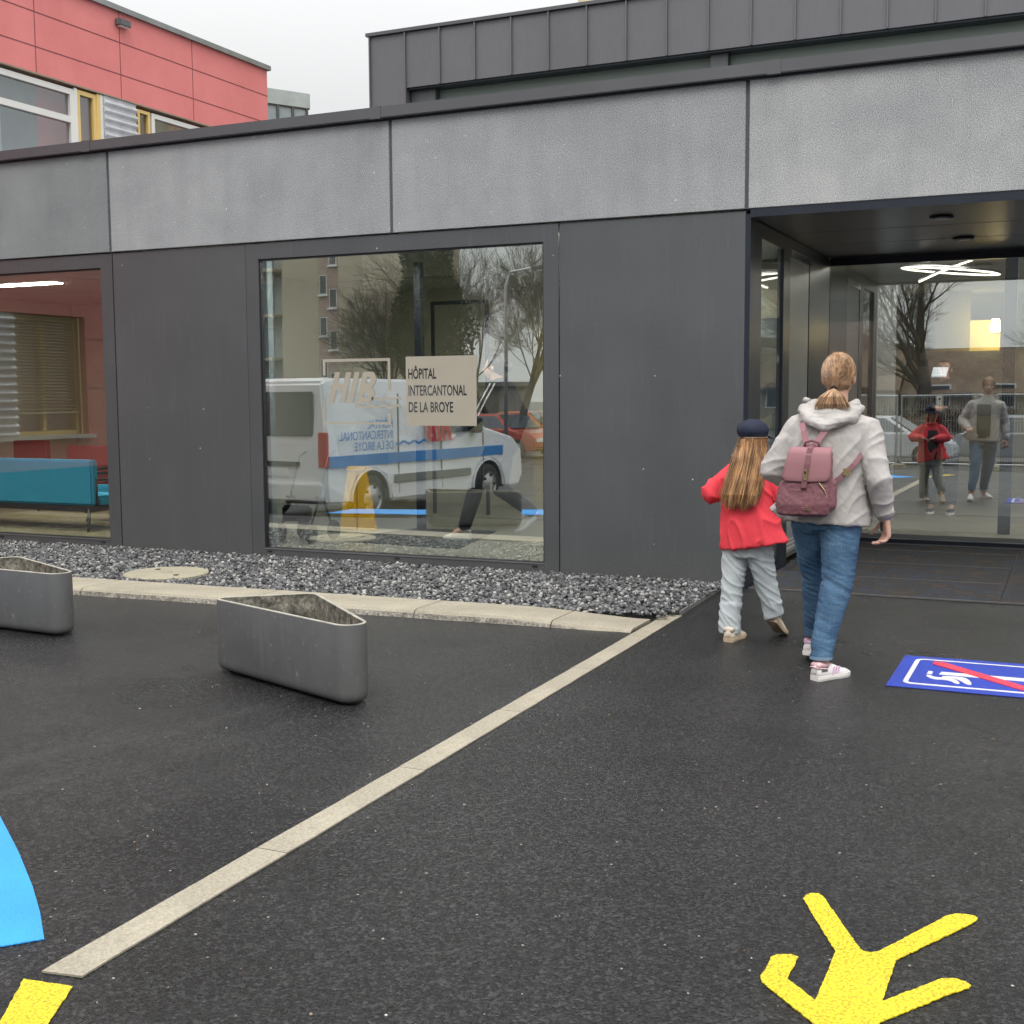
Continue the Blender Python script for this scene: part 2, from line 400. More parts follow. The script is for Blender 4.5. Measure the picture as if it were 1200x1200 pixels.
# gravel bed base and individual stones
gm = mat('gravel_bed', (.05, .05, .052), .9, 0, .3, .4, 40, .5, 90, .8, 70, bd=.01)
m = MB(); m.prism([(-14.9, 6.9), (-6.7, 7.24), (-2.33, 7.72), (-2.37, 9.0), (-14.9, 9.0)], .004, .022)
tag(m.build('gravel_bed', gm, keep=True), kind='structure')
def stone_mat():
    m, nt = newmat('crushed_stone')
    p = N(nt, 'ShaderNodeBsdfPrincipled', Roughness=.7); o = N(nt, 'ShaderNodeOutputMaterial'); L(nt, p.outputs[0], o.inputs[0])
    ge = nt.nodes.new('ShaderNodeNewGeometry')
    r = ramp(nt, ge.outputs['Random Per Island'], [(0., (.04, .042, .045)), (.45, (.10, .102, .106)), (.8, (.185, .187, .19)), (.95, (.36, .35, .33)), (1., (.48, .46, .42))])
    n = tex(nt, 'Noise', 90, Detail=3.); r = mixc(nt, 1., r, ramp(nt, n.outputs['Fac'], [(.3, .7), (.7, 1.3)]), 'MULTIPLY')
    L(nt, r, p.inputs['Base Color']); return m
rng = np.random.default_rng(3)
ico = bmesh.new(); bmesh.ops.create_icosphere(ico, subdivisions=1, radius=1); ico.verts.ensure_lookup_table()
iv = np.array([v.co[:] for v in ico.verts]); ifc = np.array([[v.index for v in f.verts] for f in ico.faces]); ico.free()
def kerb_back(x): return np.interp(x, [-15, -6.7, -2.43], [6.88, 7.27, 7.44])
NS = 21000; sxs = rng.uniform(-10.8, -2.34, NS * 2); sys_ = rng.uniform(7.0, 8.99, NS * 2)
ok = (sys_ > kerb_back(sxs) + .01) & ~((sxs > -2.6) & (sys_ < 7.5)) & (np.hypot(sxs + 6.56, (sys_ - 7.73)) > .325)
sxs, sys_ = sxs[ok][:NS], sys_[ok][:NS]; NS = len(sxs)
allv = np.empty((NS, len(iv), 3)); 
for i in range(NS):
    s = rng.uniform(.010, .024) * np.array([1, rng.uniform(.6, 1), rng.uniform(.45, .8)])
    R = np.array(Euler(rng.uniform(-.7, .7, 3) + np.array([0, 0, rng.uniform(0, 6.28)])).to_matrix())
    allv[i] = (iv * s * rng.uniform(.75, 1.2, (len(iv), 1))) @ R.T + [sxs[i], sys_[i], .024 + rng.uniform(0, .022)]
me = bpy.data.meshes.new('gravel'); nv = NS * len(iv); nf = NS * len(ifc)
me.vertices.add(nv); me.vertices.foreach_set('co', allv.ravel())
fc = (ifc[None] + (np.arange(NS) * len(iv))[:, None, None]).reshape(-1, 3)
me.loops.add(nf * 3); me.loops.foreach_set('vertex_index', fc.ravel().astype(np.int32))
me.polygons.add(nf); me.polygons.foreach_set('loop_start', (np.arange(nf) * 3).astype(np.int32)); me.polygons.foreach_set('loop_total', np.full(nf, 3, np.int32))
me.update(calc_edges=True); me.validate(); me.materials.append(stone_mat())
o = bpy.data.objects.new('gravel', me); C.objects.link(o)
tag(o, 'grey crushed stone strip lying along the foot of the dark facade', 'gravel', kind='stuff')

# raised kerb: stones laid end to end, battered face
def kerb_y(x): return float(np.interp(x, [-15, -6.7, -2.43], [6.47, 6.85, 7.05])), float(kerb_back(x))
kx = [-11.6, -10.1, -8.6, -7.75, -6.72, -6.2, -4.7, -3.83, -2.93, -2.435]
kx = [-11.75, -10.25, -8.75, -7.62, -6.62, -5.2, -3.9, -2.95, -2.43]
for a, b in zip(kx[:-1], kx[1:]):
    m = MB(); g_ = .004; hz = .055; rr = []
    K = 7; rng2 = random.Random(int(-a * 100))
    for i in range(K):
        x = a + g_ + (b - a - 2 * g_) * i / (K - 1); f_, bk = kerb_y(x); e = rng2.uniform(-.004, .004)
        h = hz if x < -3.2 else hz * max(.35, (-2.2 - x) / 1.0)
        rr.append([(x, bk, 0), (x, bk, h), (x, f_ + .05, h), (x, f_ + .022, h - .006), (x, f_ + .006 + e, h - .022), (x, f_ + e, .002 - .002)])
    m.rings(rr)
    # worn front face gets its own material
    o = m.build('kerb_stone', [M['kerb'], M['kerbface']], smooth=False)
    for p in o.data.polygons:
        if p.normal.y < -.8 and len(p.vertices) == 4: p.material_index = 1
    n_ = kx.index(a)
    tag(o, None, 'kerb', 'raised kerb stones in front of the gravel', None)
    o['label'] = ['pale raised kerb stone far left outside the picture edge', 'pale raised kerb stone hidden left of the first planter', 'pale raised kerb stone behind the cut off left planter',
                  'pale raised kerb stone just right of the left planter', 'raised kerb stone below the round concrete cover', 'raised kerb stone behind the whole grey planter',
                  'raised kerb stone right of the whole grey planter', 'short raised kerb stone near the strip corner'][n_]
# flush edging strip running to the camera
ks = [2.24, 3.16, 4.1, 5.05, 6.0, 6.95, 7.72]
for i, (a, b) in enumerate(zip(ks[:-1], ks[1:])):
    m = MB(); e = .003
    xl = lambda y: -2.335 - .095 * (y - 2.25) / 5.4 * .9; xr = lambda y: -2.222 - .085 * (y - 2.25) / 5.4
    n = 6; L_ = [(xl(a + (b - a) * k / n) + random.uniform(-.002, .002), a + e + (b - a - 2 * e) * k / n) for k in range(n + 1)]
    R_ = [(xr(a + (b - a) * k / n) + random.uniform(-.002, .002), a + e + (b - a - 2 * e) * k / n) for k in range(n + 1)]
    if i == 0: L_[0] = (L_[0][0], 2.235); R_[0] = (R_[0][0], 2.255)
    m.prism(R_ + L_[::-1], .001, .0065)
    o = m.build('edging_stone', M['kerb'])
    tag(o, ['nearest flush beige edging stone, ending beside the yellow patch', 'second flush beige edging stone from the camera', 'third flush beige edging stone from the camera',
            'fourth flush beige edging stone, level with the planter', 'fifth flush beige edging stone, just before the kerb', 'farthest flush beige edging stone, touching the gravel'][i], 'kerb', 'flush edging stones of the diagonal strip')
# thin light line along gravel / asphalt edge
m = MB(); m.prism([(-2.335, 7.735), (-2.322, 7.735), (-2.362, 8.99), (-2.375, 8.99)], .001, .03)
tag(m.build('metal_edging', mat('edging_metal', (.3, .3, .29), .5, .5)), 'thin metal strip holding the gravel back from the asphalt', 'edging')
# round cover in the gravel
t = thing('manhole_cover', (-6.56, 7.73, 0), 'round pale concrete cover lying in the gravel', 'manhole cover')
MB().lathe([(.33, .01), (.33, .05), (.318, .058), (.31, .055), (.0, .058)], (-6.56, 7.73, 0), 48).build('lid', M['cover'], t)
m = MB()
for a, r in ((2.6, .2), (-.5, .2)): m.lathe([(.022, .058), (.022, .0605), (0, .0605)], (-6.56 + r * math.cos(a), 7.73 + r * math.sin(a), 0), 12)
m.build('lifting_hole', M['black'], t)
MB().lathe([(.045, .058), (.04, .064), (0, .066)], (-6.56, 7.73, 0), 16).build('hub', M['kerb'], t)

# ================================================================== painted markings
def ragged(P, step=.012, amp=.0016):
    out = []
    for a, b in zip(P, P[1:] + P[:1]):
        a, b = V(a), V(b); n = max(1, int((b - a).length / step)); t = (b - a).normalized() if (b - a).length > 0 else V((1, 0)); q = V((-t.y, t.x))
        for k in range(n):
            p = a.lerp(b, k / n) + q * (random.uniform(-amp, amp) if k else 0); out.append((p.x, p.y))
    return out
def marking(name, poly, z, h, m_, label, cat='marking'):
    poly = ragged(poly) if 'yellow' in m_.name else poly
    b = MB(); b.prism(poly, z, z + h); o = b.build(name, m_); 
    if label: tag(o, label, cat)
    return o
def chaikin(P, k=1):
    for _ in range(k):
        P = [q for a, b in zip(P, P[1:] + P[:1]) for q in ((a[0] * .75 + b[0] * .25, a[1] * .75 + b[1] * .25), (a[0] * .25 + b[0] * .75, a[1] * .25 + b[1] * .75))]
    return P
blue = [(-2.473, 2.380), (-2.618, 2.508), (-2.778, 2.637), (-3.03, 2.826), (-3.352, 3.052), (-3.9, 3.38), (-4.6, 3.75), (-5.6, 4.3), (-6.6, 4.75), (-8.4, 5.2),
        (-8.4, 4.6), (-6.6, 4.05), (-5.6, 3.5), (-4.6, 2.9), (-3.9, 2.45), (-3.2, 1.95), (-2.9, 1.97), (-2.546, 2.298)]
marking('wave_marking', blue, .002, .003, M['blue'], 'bright blue curved ground marking cut by the left picture edge')
marking('stripe_marking', [(-2.347, 2.187), (-2.205, 2.206), (-2.0, 1.8), (-1.9, 1.55), (-2.05, 1.53), (-2.231, 2.003)], .002, .003, M['yellow'], 'small yellow stripe on the asphalt in the bottom left corner')
fig = [(-0.671, 3.465), (-0.669, 3.492), (-0.658, 3.512), (-0.637, 3.519), (-0.621, 3.502), (-0.47, 3.2), (-0.46, 3.189), (-0.442, 3.189), (-0.424, 3.203), (-0.283, 3.507), (-0.261, 3.531), (-0.236, 3.538), (-0.212, 3.536), (-0.204, 3.523), (-0.207, 3.503), (-0.225, 3.465), (-0.376, 3.171), (-0.376, 2.935), (-0.283, 3.077), (-0.258, 3.113), (-0.227, 3.127), (-0.203, 3.118), (-0.19, 3.104), (-0.194, 3.088), (-0.229, 3.043), (-0.367, 2.831),
       (-.375, 2.76), (-.40, 2.72), (-.47, 2.71), (-0.511, 2.767), (-0.661, 2.915), (-0.672, 2.945), (-0.669, 2.981), (-0.672, 3.058), (-0.661, 3.078), (-0.628, 3.096), (-0.607, 3.087), (-0.608, 2.958), (-0.524, 2.874), (-0.525, 3.158)]
t = thing('figure_marking', (-.43, 3.1, 0), 'yellow walking figure painted on the asphalt in the foreground', 'marking')
b = MB(); b.prism(ragged(fig), .002, .005); b.build('body', M['yellow'], t)
b = MB(); b.lathe([(.085, .002), (.085, .005), (0, .005)], (-.44, 2.58, 0), 24); b.build('head', M['yellow'], t)
t = thing('ground_sign', (-.25, 6.65, 0), 'blue ground sign showing a white cigarette crossed out in red', 'ground sign')
def ofs(poly, z0, z1, m_, name): b = MB(); [b.prism(p, z0, z1) for p in (poly if isinstance(poly[0], list) else [poly])]; return b.build(name, m_, t)
ofs([(-.822, 6.245), (.38, 6.245), (.38, 7.04), (-.822, 7.02)], .002, .004, M['signblue'], 'panel')
bx0, bx1, by0, by1, bw, rr_ = -.755, .315, 6.325, 6.95, .024, .05
def rrect(x0, x1, y0, y1, r, n=6):
    P = []
    for cx, cy_, a0 in ((x1 - r, y1 - r, 0), (x0 + r, y1 - r, 90), (x0 + r, y0 + r, 180), (x1 - r, y0 + r, 270)):
        P += [(cx + r * math.cos(math.radians(a0 + 90 * k / n)), cy_ + r * math.sin(math.radians(a0 + 90 * k / n))) for k in range(n + 1)]
    return P
A = rrect(bx0, bx1, by0, by1, rr_); B = rrect(bx0 + bw, bx1 - bw, by0 + bw, by1 - bw, rr_ - .02)
b = MB(); n = len(A)
for z in (.0062,): b.add([(x, y, z) for x, y in A] + [(x, y, z) for x, y in B], [(i, (i + 1) % n, n + (i + 1) % n, n + i) for i in range(n)])
b.add([(x, y, .0035) for x, y in A] + [(x, y, .0062) for x, y in A], [(i, (i + 1) % n, n + (i + 1) % n, n + i) for i in range(n)])
b.build('border', M['signwhite'], t)
ofs([[(-.604, 6.590), (-.598, 6.657), (.06, 6.665), (.06, 6.598)], [(.075, 6.598), (.075, 6.665), (.13, 6.665), (.13, 6.598)],
     chaikin([(-0.586, 6.560), (-0.502, 6.575), (-0.462, 6.548), (-0.428, 6.419), (-0.457, 6.410), (-0.495, 6.494), (-0.535, 6.53), (-0.583, 6.528)]),
     [(-0.661, 6.653), (-0.638, 6.646), (-0.638, 6.582), (-0.663, 6.581)],
     chaikin([(-0.666, 6.552), (-0.645, 6.560), (-0.619, 6.518), (-0.559, 6.532), (-0.513, 6.502), (-0.485, 6.418), (-0.508, 6.408), (-0.533, 6.457), (-0.566, 6.479), (-0.614, 6.468), (-0.648, 6.5)])], .0035, .0064, M['signwhite'], 'cigarette')
ofs([(-.657, 6.895), (-.661, 6.835), (-.19, 6.375), (-.135, 6.375), (-.14, 6.425), (-.612, 6.897)], .0035, .0085, M['signred'], 'slash')

# crumbs, grit and leaf scraps lying about on the asphalt
m = MB(); R9 = random.Random(21)
for _ in range(420):
    y = R9.uniform(1.6, 8.8); x = R9.uniform(-1.05 * y, .05 * y); z = .001
    if -6.8 < x < -2.3 and 6.8 < y: continue
    if x < -6.7 and y > 6.4: continue
    r = R9.uniform(.0015, .0045) * (1.6 if R9.random() < .08 else 1); a0 = R9.uniform(0, 6.3)
    P_ = [(x + r * R9.uniform(.6, 1.3) * math.cos(a0 + k * 1.257), y + r * R9.uniform(.5, 1.1) * math.sin(a0 + k * 1.257)) for k in range(5)]
    m.prism(P_, z, z + r * .7)
def grit_mat():
    mm, nt = newmat('grit'); p = N(nt, 'ShaderNodeBsdfPrincipled', Roughness=.8); o = N(nt, 'ShaderNodeOutputMaterial'); L(nt, p.outputs[0], o.inputs[0])
    ge = nt.nodes.new('ShaderNodeNewGeometry'); L(nt, ramp(nt, ge.outputs['Random Per Island'], [(0., (.16, .15, .14)), (.6, (.34, .33, .31)), (.85, (.25, .14, .06)), (.95, (.62, .61, .58))]), p.inputs['Base Color']); return mm
tag(m.build('grit', grit_mat(), keep=True), 'scattered pale grit and leaf crumbs lying loose on the asphalt', 'grit', kind='stuff')
# ================================================================== hospital building (low dark wing)
bld = thing('hospital_building', (-6, 9, 0), 'low dark metal clad hospital entrance building with a concrete band', 'building')
Yf = 9.
FB, CT = 2.776, 3.708          # underside and top of the concrete band
seams = [-14.9, -11.15, -8.15, -5.175, -2.228, .75, 3.7, 6.6]
for a, b_ in zip(seams[:-1], seams[1:]):
    m = MB(); m.box(a + .014, b_ - .014, Yf - .02, Yf + .2, FB, CT - .022); o = m.build('concrete_panel', M['concrete_dark' if b_ < -8 else ('concrete' if b_ < -2 else 'concrete_pale')], bld, bevel=.004, seg=1)
m = MB()
for s in seams[1:-1]: m.box(s - .0135, s + .0135, Yf - .004, Yf + .1, FB, CT - .025)
m.build('panel_joint', mat('joint_sealant', (.10, .11, .12), .7, 0, .3, .1), bld)
m = MB()
caps = [-14.9, -8.35, -5.28, -2.03, 1.1, 6.6]
for a, b_ in zip(caps[:-1], caps[1:]): m.box(a + .002, b_ - .002, Yf - .075, Yf + .5, 3.690, 3.782)
m.build('roof_cap', M['cap_metal'], bld, bevel=.006)
m = MB()
for s in caps[1:-1]: m.box(s - .05, s + .05, Yf - .0785, Yf + .5, 3.6865, 3.785)
m.build('cap_joint', M['cap_metal'], bld)
MB().box(-14.9, 6.6, Yf - .028, Yf + .1, 3.675, 3.6895).build('cap_shadow_strip', M['recess_metal'], bld)  # dark strip put in for the shadow under the roof cap
MB().box(-14.9, 6.6, Yf + .21, Yf + 12, 3.55, 3.7).build('roof', mat('flat_roof', (.2, .2, .2), .9), bld)
# solid dark wall panels
def wallpanel(x0, x1, z0=0., z1=FB - .012):
    m = MB(); m.box(x0 + .004, x1 - .004, Yf, Yf + .06, z0, z1); return m.build('cladding_panel', M['dark_metal'], bld, bevel=.004, seg=1)
# window 2 (middle)
W2 = (-6.655, -3.70); W1 = (-11.2, -8.15); FW = .135
wallpanel(-8.15, -6.655); wallpanel(-3.70, -2.232); wallpanel(-14.9, -11.2)
def bigwindow(x0, x1, gx0, gx1, gz0, gz1, nm):
    w_ = thing_part = MB()
    w_.box(x0 + .003, gx0, Yf - .002, Yf + .07, .0, FB - .012); w_.box(gx1, x1 - .003, Yf - .002, Yf + .07, .0, FB - .012)
    w_.box(gx0, gx1, Yf - .002, Yf + .07, gz1, FB - .012); w_.box(gx0, gx1, Yf - .002, Yf + .07, .0, gz0)
    fr = w_.build('window', M['frame_metal'], bld)
    r = MB(); r.box(gx0, gx0 + .012, Yf + .012, Yf + .068, gz0, gz1); r.box(gx1 - .012, gx1, Yf + .012, Yf + .068, gz0, gz1)
    r.box(gx0 + .012, gx1 - .012, Yf + .012, Yf + .068, gz1 - .014, gz1); r.box(gx0 + .012, gx1 - .012, Yf + .012, Yf + .068, gz0, gz0 + .01)
    r.build('gasket', M['black'], fr)
    pz = MB(); pz.box(gx0 + .011, gx1 - .011, Yf + .03, Yf + .036, gz0 + .01, gz1 - .013); pz.build('pane', M['glass'] if nm == 'a' else M['glass_low'], fr)
    pz = MB(); pz.box(gx0 + .03, gx1 - .03, Yf + .075, Yf + .081, gz0 + .01, gz1 - .013); pz.build('inner_pane', M['glass_inner'], fr)
    s = MB(); s.box(gx0, gx1, Yf - .008, Yf + .012, gz0 - .006, gz0 + .004); s.build('sill', mat('sill_metal', (.3, .31, .31), .35, .8), fr)
    h = MB()
    for k in (.02, .5, .97): hx = gx0 + (gx1 - gx0) * k; h.box(hx - .022, hx + .022, Yf - .009, Yf, gz0 - .03, gz0 - .018)
    h.build('drain_cap', M['black'], fr)
    i = MB(); i.box(gx0 - .02, gx0 + .03, Yf + .082, Yf + .16, gz0 - .02, gz1); i.box(gx1 - .03, gx1 + .02, Yf + .082, Yf + .16, gz0 - .02, gz1)
    i.build('inner_frame', mat('inner_frame_' + nm, (.32, .38, .4), .4, .4), fr)
    return fr
bigwindow(*W2, -6.522, -3.830, .105, 2.632, 'a'); bigwindow(*W1, -11.06, -8.292, .102, 2.641, 'b')
# splashes and bird marks on the facade
m = MB(); R3 = random.Random(5)
for _ in range(46):
    x = R3.uniform(-8.1, -2.3); z = R3.uniform(.3, 4.6)
    if -6.5 < x < -3.85 and z < 2.65: continue
    y = Yf - .0035 if z < FB else (Yf - .022 if z < CT else None)
    if y is None: continue
    r = R3.uniform(.003, .009); m.prism([(x + r * R3.uniform(.6, 1) * math.cos(a), z + r * R3.uniform(.7, 1.4) * math.sin(a)) for a in [k * PI / 4 for k in range(8)]], y, y + .001, 'y')
m.build('splash_mark', mat('splash', (.6, .6, .58), .8), bld)
# upper clerestory volume, standing seam sheets
UY = 10.5
tops = [(-6.26, 4.845), (7.5, 4.845)]
ribs = [-5.87 + .3655 * i for i in range(0, 36)]
m = MB(); m.box(-6.26, -5.87, UY, UY + .3, 3.7, 4.84); m.box(-5.868, 6.9, UY, UY + .25, 4.335, 4.84); m.box(-6.26, -5.86, UY + .302, UY + 8, 3.7, 4.84)
m.build('upper_cladding', M['zinc'], bld)
m = MB()
for x in [-6.255] + ribs: m.box(x - .006, x + .006, UY - .022, UY - .0005, 3.72 if x < -5.8 else 4.335, 4.843)
m.build('standing_seam', M['zinc'], bld)
MB().box(-6.29, 6.95, UY - .03, UY + 8, 4.845, 4.875).build('upper_roof_edge', M['cap_metal'], bld)
MB().box(-5.858, 6.9, UY + .02, UY + .24, 4.318, 4.333).build('board_shadow_strip', M['recess_metal'], bld)  # thin dark bar standing for the shadow of the boards above
m = MB(); m.box(-5.858, -5.6, UY + .08, UY + .3, 3.7, 4.317); m.box(-2.95, -2.80, UY + .08, UY + .3, 3.7, 4.317); m.box(.1, .25, UY + .08, UY + .3, 3.7, 4.317)
m.build('clerestory_post', M['frame_metal'], bld)
for a, b_ in ((-5.598, -2.952), (-2.798, .098), (.252, 6.9)):
    MB().box(a, b_, UY + .16, UY + .18, 3.7, 4.317).build('clerestory_window', mat('green_glass', (.19, .25, .22), .3, 0, .5, .05), bld)

# ---- recess with entrance
RY = 12.15
m = MB(); m.box(-2.236, -2.2, Yf + .001, 9.36, 0, 2.74); m.box(-2.236, -2.2, 10.13, 10.38, 0, 2.74)
m.build('door_post', M['recess_metal'], bld)
m = MB(); m.box(-2.236, -2.2, 9.361, 10.129, 2.605, 2.74); m.box(-2.236, -2.2, 10.381, 12.149, 2.63, 2.74); m.box(-2.236, -2.2, 9.361, 10.129, 0, .04); m.box(-2.236, -2.2, 11.19, 12.149, 0, 2.629)
m.build('side_wall', M['recess_metal'], bld)
f = MB().box(-2.2365, -2.226, 9.362, 10.128, .041, 2.604).build('side_glass', M['glass'], bld)
d = MB().box(-2.225, -2.205, 10.40, 11.17, .10, 2.60).build('sliding_leaf', mat('leaf_reflected_light', (.36, .38, .37), .35, 0, .5, .05), bld)  # opaque grey carries the light this glass leaf reflects
m = MB()
for k in range(3): m.box(-2.2045, -2.2035, 10.42, 11.15, .13 + .035 * k, .142 + .035 * k)
m.build('stripe', M['white'], d)
MB().box(-2.204, -2.19, 10.39, 11.2, 2.56, 2.62).build('leaf_rail', M['chrome'], d)
o = MB().box(-2.19, 6.5, Yf + .201, RY - .001, 2.72, 2.76).build('soffit', M['soffit'], bld)
MB().box(-2.2, 6.5, Yf - .012, Yf + .2, 2.715, FB - .001).build('soffit_edge', M['recess_metal'], bld)
m = MB()
for i in (3, 6): m.box(-2.18, 6.4, Yf + .2 + .3 * i - .0015, Yf + .2 + .3 * i + .0015, 2.7185, 2.7195)
m.build('soffit_joint', M['black'], bld)
for (x, y) in ((-.95, 9.62), (-.91, 11.0), (1.4, 9.62), (1.4, 11.0)):
    q = MB().lathe([(.085, 0), (.085, -.012), (.07, -.012), (.062, 0)], (x, y, 2.716), 24).build('downlight', M['recess_metal'], bld, smooth=True)
    MB().lathe([(.058, .0), (.05, .01), (0, .012)], (x, y, 2.700), 20).build('lens', mat('lens', (.75, .75, .75), .25), q, smooth=True)
m = MB(); m.box(-2.2, 6.5, RY - .0, RY + .08, 2.652, 2.72); m.box(-2.3, -2.215, RY, RY + .08, 0, 2.652); m.box(-2.215, 6.5, RY, RY + .08, 0, .06)
df = m.build('door_frame', M['recess_metal'], bld)
MB().box(-2.215, 6.5, RY - .012, RY, .0, .022).build('threshold', M['chrome'], df)
for a, b_ in ((-2.214, 1.6), (1.64, 6.5)):
    MB().box(a, b_, RY + .02, RY + .026, .061, 2.651).build('entrance_pane', M['glass'], bld)
MB().box(1.601, 1.639, RY + .0, RY + .06, .061, 2.651).build('mullion', M['recess_metal'], bld)
MB().box(6.5, 6.6, Yf + .2, RY + .1, 0, 2.76).build('recess_side_wall', M['dark_metal'], bld)
# entrance mat
def mat_mat():
    m, nt = newmat('ribbed_mat')
    p = N(nt, 'ShaderNodeBsdfPrincipled', Roughness=.75); o = N(nt, 'ShaderNodeOutputMaterial'); L(nt, p.outputs[0], o.inputs[0])
    w_ = tex(nt, 'Wave', 16, wave_type='BANDS', bands_direction='Y'); n = tex(nt, 'Noise', 4.5, Detail=5.); n2 = tex(nt, 'Noise', 55, Detail=2.)
    c = ramp(nt, n.outputs['Fac'], [(.35, (.035, .05, .08)), (.5, (.035, .034, .038)), (.65, (.07, .05, .042))])
    c = mixc(nt, 1., c, ramp(nt, n2.outputs['Fac'], [(.35, .6), (.65, 1.4)]), 'MULTIPLY')
    c = mixc(nt, 1., c, ramp(nt, w_.outputs['Fac'], [(.2, .45), (.7, 1.15)]), 'MULTIPLY')
    L(nt, c, p.inputs['Base Color'])
    b = N(nt, 'ShaderNodeBump', Strength=.8, Distance=.008); L(nt, w_.outputs['Fac'], b.inputs['Height']); L(nt, b.outputs[0], p.inputs['Normal'])
    return m
t = thing('entrance_mat', (-1, 10.5, 0), 'dark ribbed mat with blue and rust flecks filling the recessed entrance', 'mat')
mm_ = mat_mat()
MB().box(-2.19, -.45, Yf + .03, 12.13, .002, .008).build('carpet', mm_, t); MB().box(-.44, 6.3, Yf + .03, 12.13, .002, .0085).build('carpet', mm_, t)
m = MB(); m.box(-2.19, 6.3, Yf + .018, Yf + .029, .002, .012)
for y in (9.9, 10.8, 11.7): m.box(-2.18, -.46, y, y + .006, .0075, .0105)
m.build('edge_strip', mat('dull_strip', (.16, .16, .16), .5, .5), t)
# ================================================================== interiors seen through the glass
it_floor = mat('lobby_floor', (.26, .255, .22), .35, 0, .5, .08, 2)
m = MB(); m.box(-8.0, -2.24, Yf + .161, RY - .001, .04, .1); m.box(-8.0, 6.5, RY + .081, 18, .04, .1); m.build('lobby_floor', it_floor, bld)
MB().box(-13.0, -8.08, Yf + .161, 13.5, .04, .1).build('waiting_room_floor', mat('wood_floor', (.26, .21, .13), .4, 0, .5, .15, 3, stretch=(.4, 5, 1)), bld)
wallm = mat('interior_wall', (.33, .35, .31), .7, 0, .3, .05); ceil = mat('interior_ceiling', (.45, .46, .42), .8, 0, .3, .04)
m = MB(); m.box(-8.079, -8.001, Yf + .161, 17.9, .1, 2.74); m.box(-8.0, 6.5, 18.0, 18.1, .1, 2.74); m.box(6.51, 6.6, RY + .1, 18, .1, 2.74)
m.build('interior_wall', wallm, bld)
MB().box(-8.0, -5.35, 13.7, 13.8, .1, 2.74).build('lobby_partition', mat('lobby_partition', (.48, .45, .36), .7, 0, .3, .06), bld)  # this wall and the next are added as a bright backdrop behind the visitor
MB().box(-5.15, -2.6, 13.7, 13.8, .1, 2.74).build('lobby_partition', mat('added_backdrop_b', (.40, .385, .29), .7, 0, .3, .06), bld)
ww_ = mat('waiting_wall', (.38, .31, .25), .8, 0, .3, .08)
MB().box(-12.99, -8.081, 13.5, 13.6, .1, 2.74).build('waiting_room_wall', ww_, bld); MB().box(-13.1, -13.0, Yf + .161, 13.6, .1, 2.74).build('waiting_room_wall', ww_, bld)
m = MB(); m.box(-8.06, -2.24, Yf + .161, RY - .001, 2.741, 2.77); m.box(-8.06, 6.5, RY + .1, 18.1, 2.741, 2.77); m.build('ceiling', ceil, bld)
MB().box(-13.1, -8.061, Yf + .161, 13.6, 2.741, 2.77).build('ceiling', mat('waiting_ceiling', (.34, .28, .25), .8), bld)
fill_e = emat('added_lobby_fill', (1, .95, .85), 46.); warm_e = emat('warm_glow', (1, .78, .42), 3.4)
for x, y in ((-11.05, 10.75), (-8.95, 11.2), (-10.4, 9.5), (-9.0, 9.5)):  # first lamp is seen, the others are added out of view as fill
    MB().box(x - .5, x + .5, y - .09, y + .09, 2.73, 2.7405).build('ceiling_light_and_fill', emat('waiting_lamp_and_fill', (1, .93, .82), 26.) if 'waiting_lamp_and_fill' not in bpy.data.materials else bpy.data.materials['waiting_lamp_and_fill'], bld)
for x, y in ((-6.9, 9.5), (-5.5, 9.5), (-4.1, 9.5), (-3.5, 11.4), (-3.9, 12.9), (-5.2, 17.2), (-1.5, 12.75), (.2, 12.75), (1.9, 12.75), (1.4, 14.8)):  # unseen lamps added along the ceiling to brighten the lobby
    MB().box(x - .5, x + .5, y - .09, y + .09, 2.73, 2.7405).build('ceiling_light_and_fill', fill_e, bld)
dk = M['recess_metal']
m = MB(); m.box(-5.96, -5.89, 10.76, 10.83, .1, 2.74); m.build('interior_post', dk, bld)
m = MB(); m.box(-6.71, -6.68, 12.5, 12.54, .1, 2.5); m.box(-6.03, -6.0, 12.5, 12.54, .1, 2.5); m.box(-6.68, -6.03, 12.5, 12.54, 2.46, 2.5); m.build('inner_door_frame', dk, bld)
MB().box(-6.675, -6.035, 12.515, 12.525, .1, 2.455).build('inner_door_glass', M['glass_inner'], bld)
m = MB(); m.box(-5.8, -5.2, 13.3, 13.4, .1, 2.3); m.box(-4.6, -4.1, 13.3, 13.4, .1, 2.3); m.build('wall_cabinet', mat('ochre_panel', (.36, .31, .16), .6), bld)
MB().prism([(-6.31, 9.72), (-4.9, 9.6), (-5.2, 11.0), (-6.07, 10.9)], .1005, .108).build('floor_mat', mat('inner_mat', (.015, .02, .02), .9), bld)
m = MB(); m.box(-.66, -.55, 12.55, 12.65, .1, 2.74); m.box(-4.2, -2.3, 12.5, 12.6, .1, 2.2); m.build('inner_post', mat('steel_blue', (.03, .06, .09), .4, .3), bld)
MB().box(-2.6, -2.03, 13.6, 14.4, .1, 2.2).build('brown_cabinet', mat('brown_panel', (.07, .05, .04), .5), bld)
m = MB(); m.box(-2.02, -1.82, 14.0, 14.05, .1, 2.6); m.build('door_lining', mat('grey_lining', (.3, .32, .32), .5), bld)
MB().box(-1.72, -1.30, 17.0, 17.3, 1.97, 2.74).build('olive_column', mat('olive_column', (.16, .15, .06), .6), bld); MB().box(-1.295, -.93, 17.0, 17.3, 1.97, 2.36).build('lit_bulkhead', mat('ochre_bulkhead', (.5, .42, .12), .6), bld)
MB().box(-1.85, -.85, 16.95, 17.5, 1.75, 1.97).build('counter_hood', mat('dark_hood', (.04, .05, .045), .5), bld)
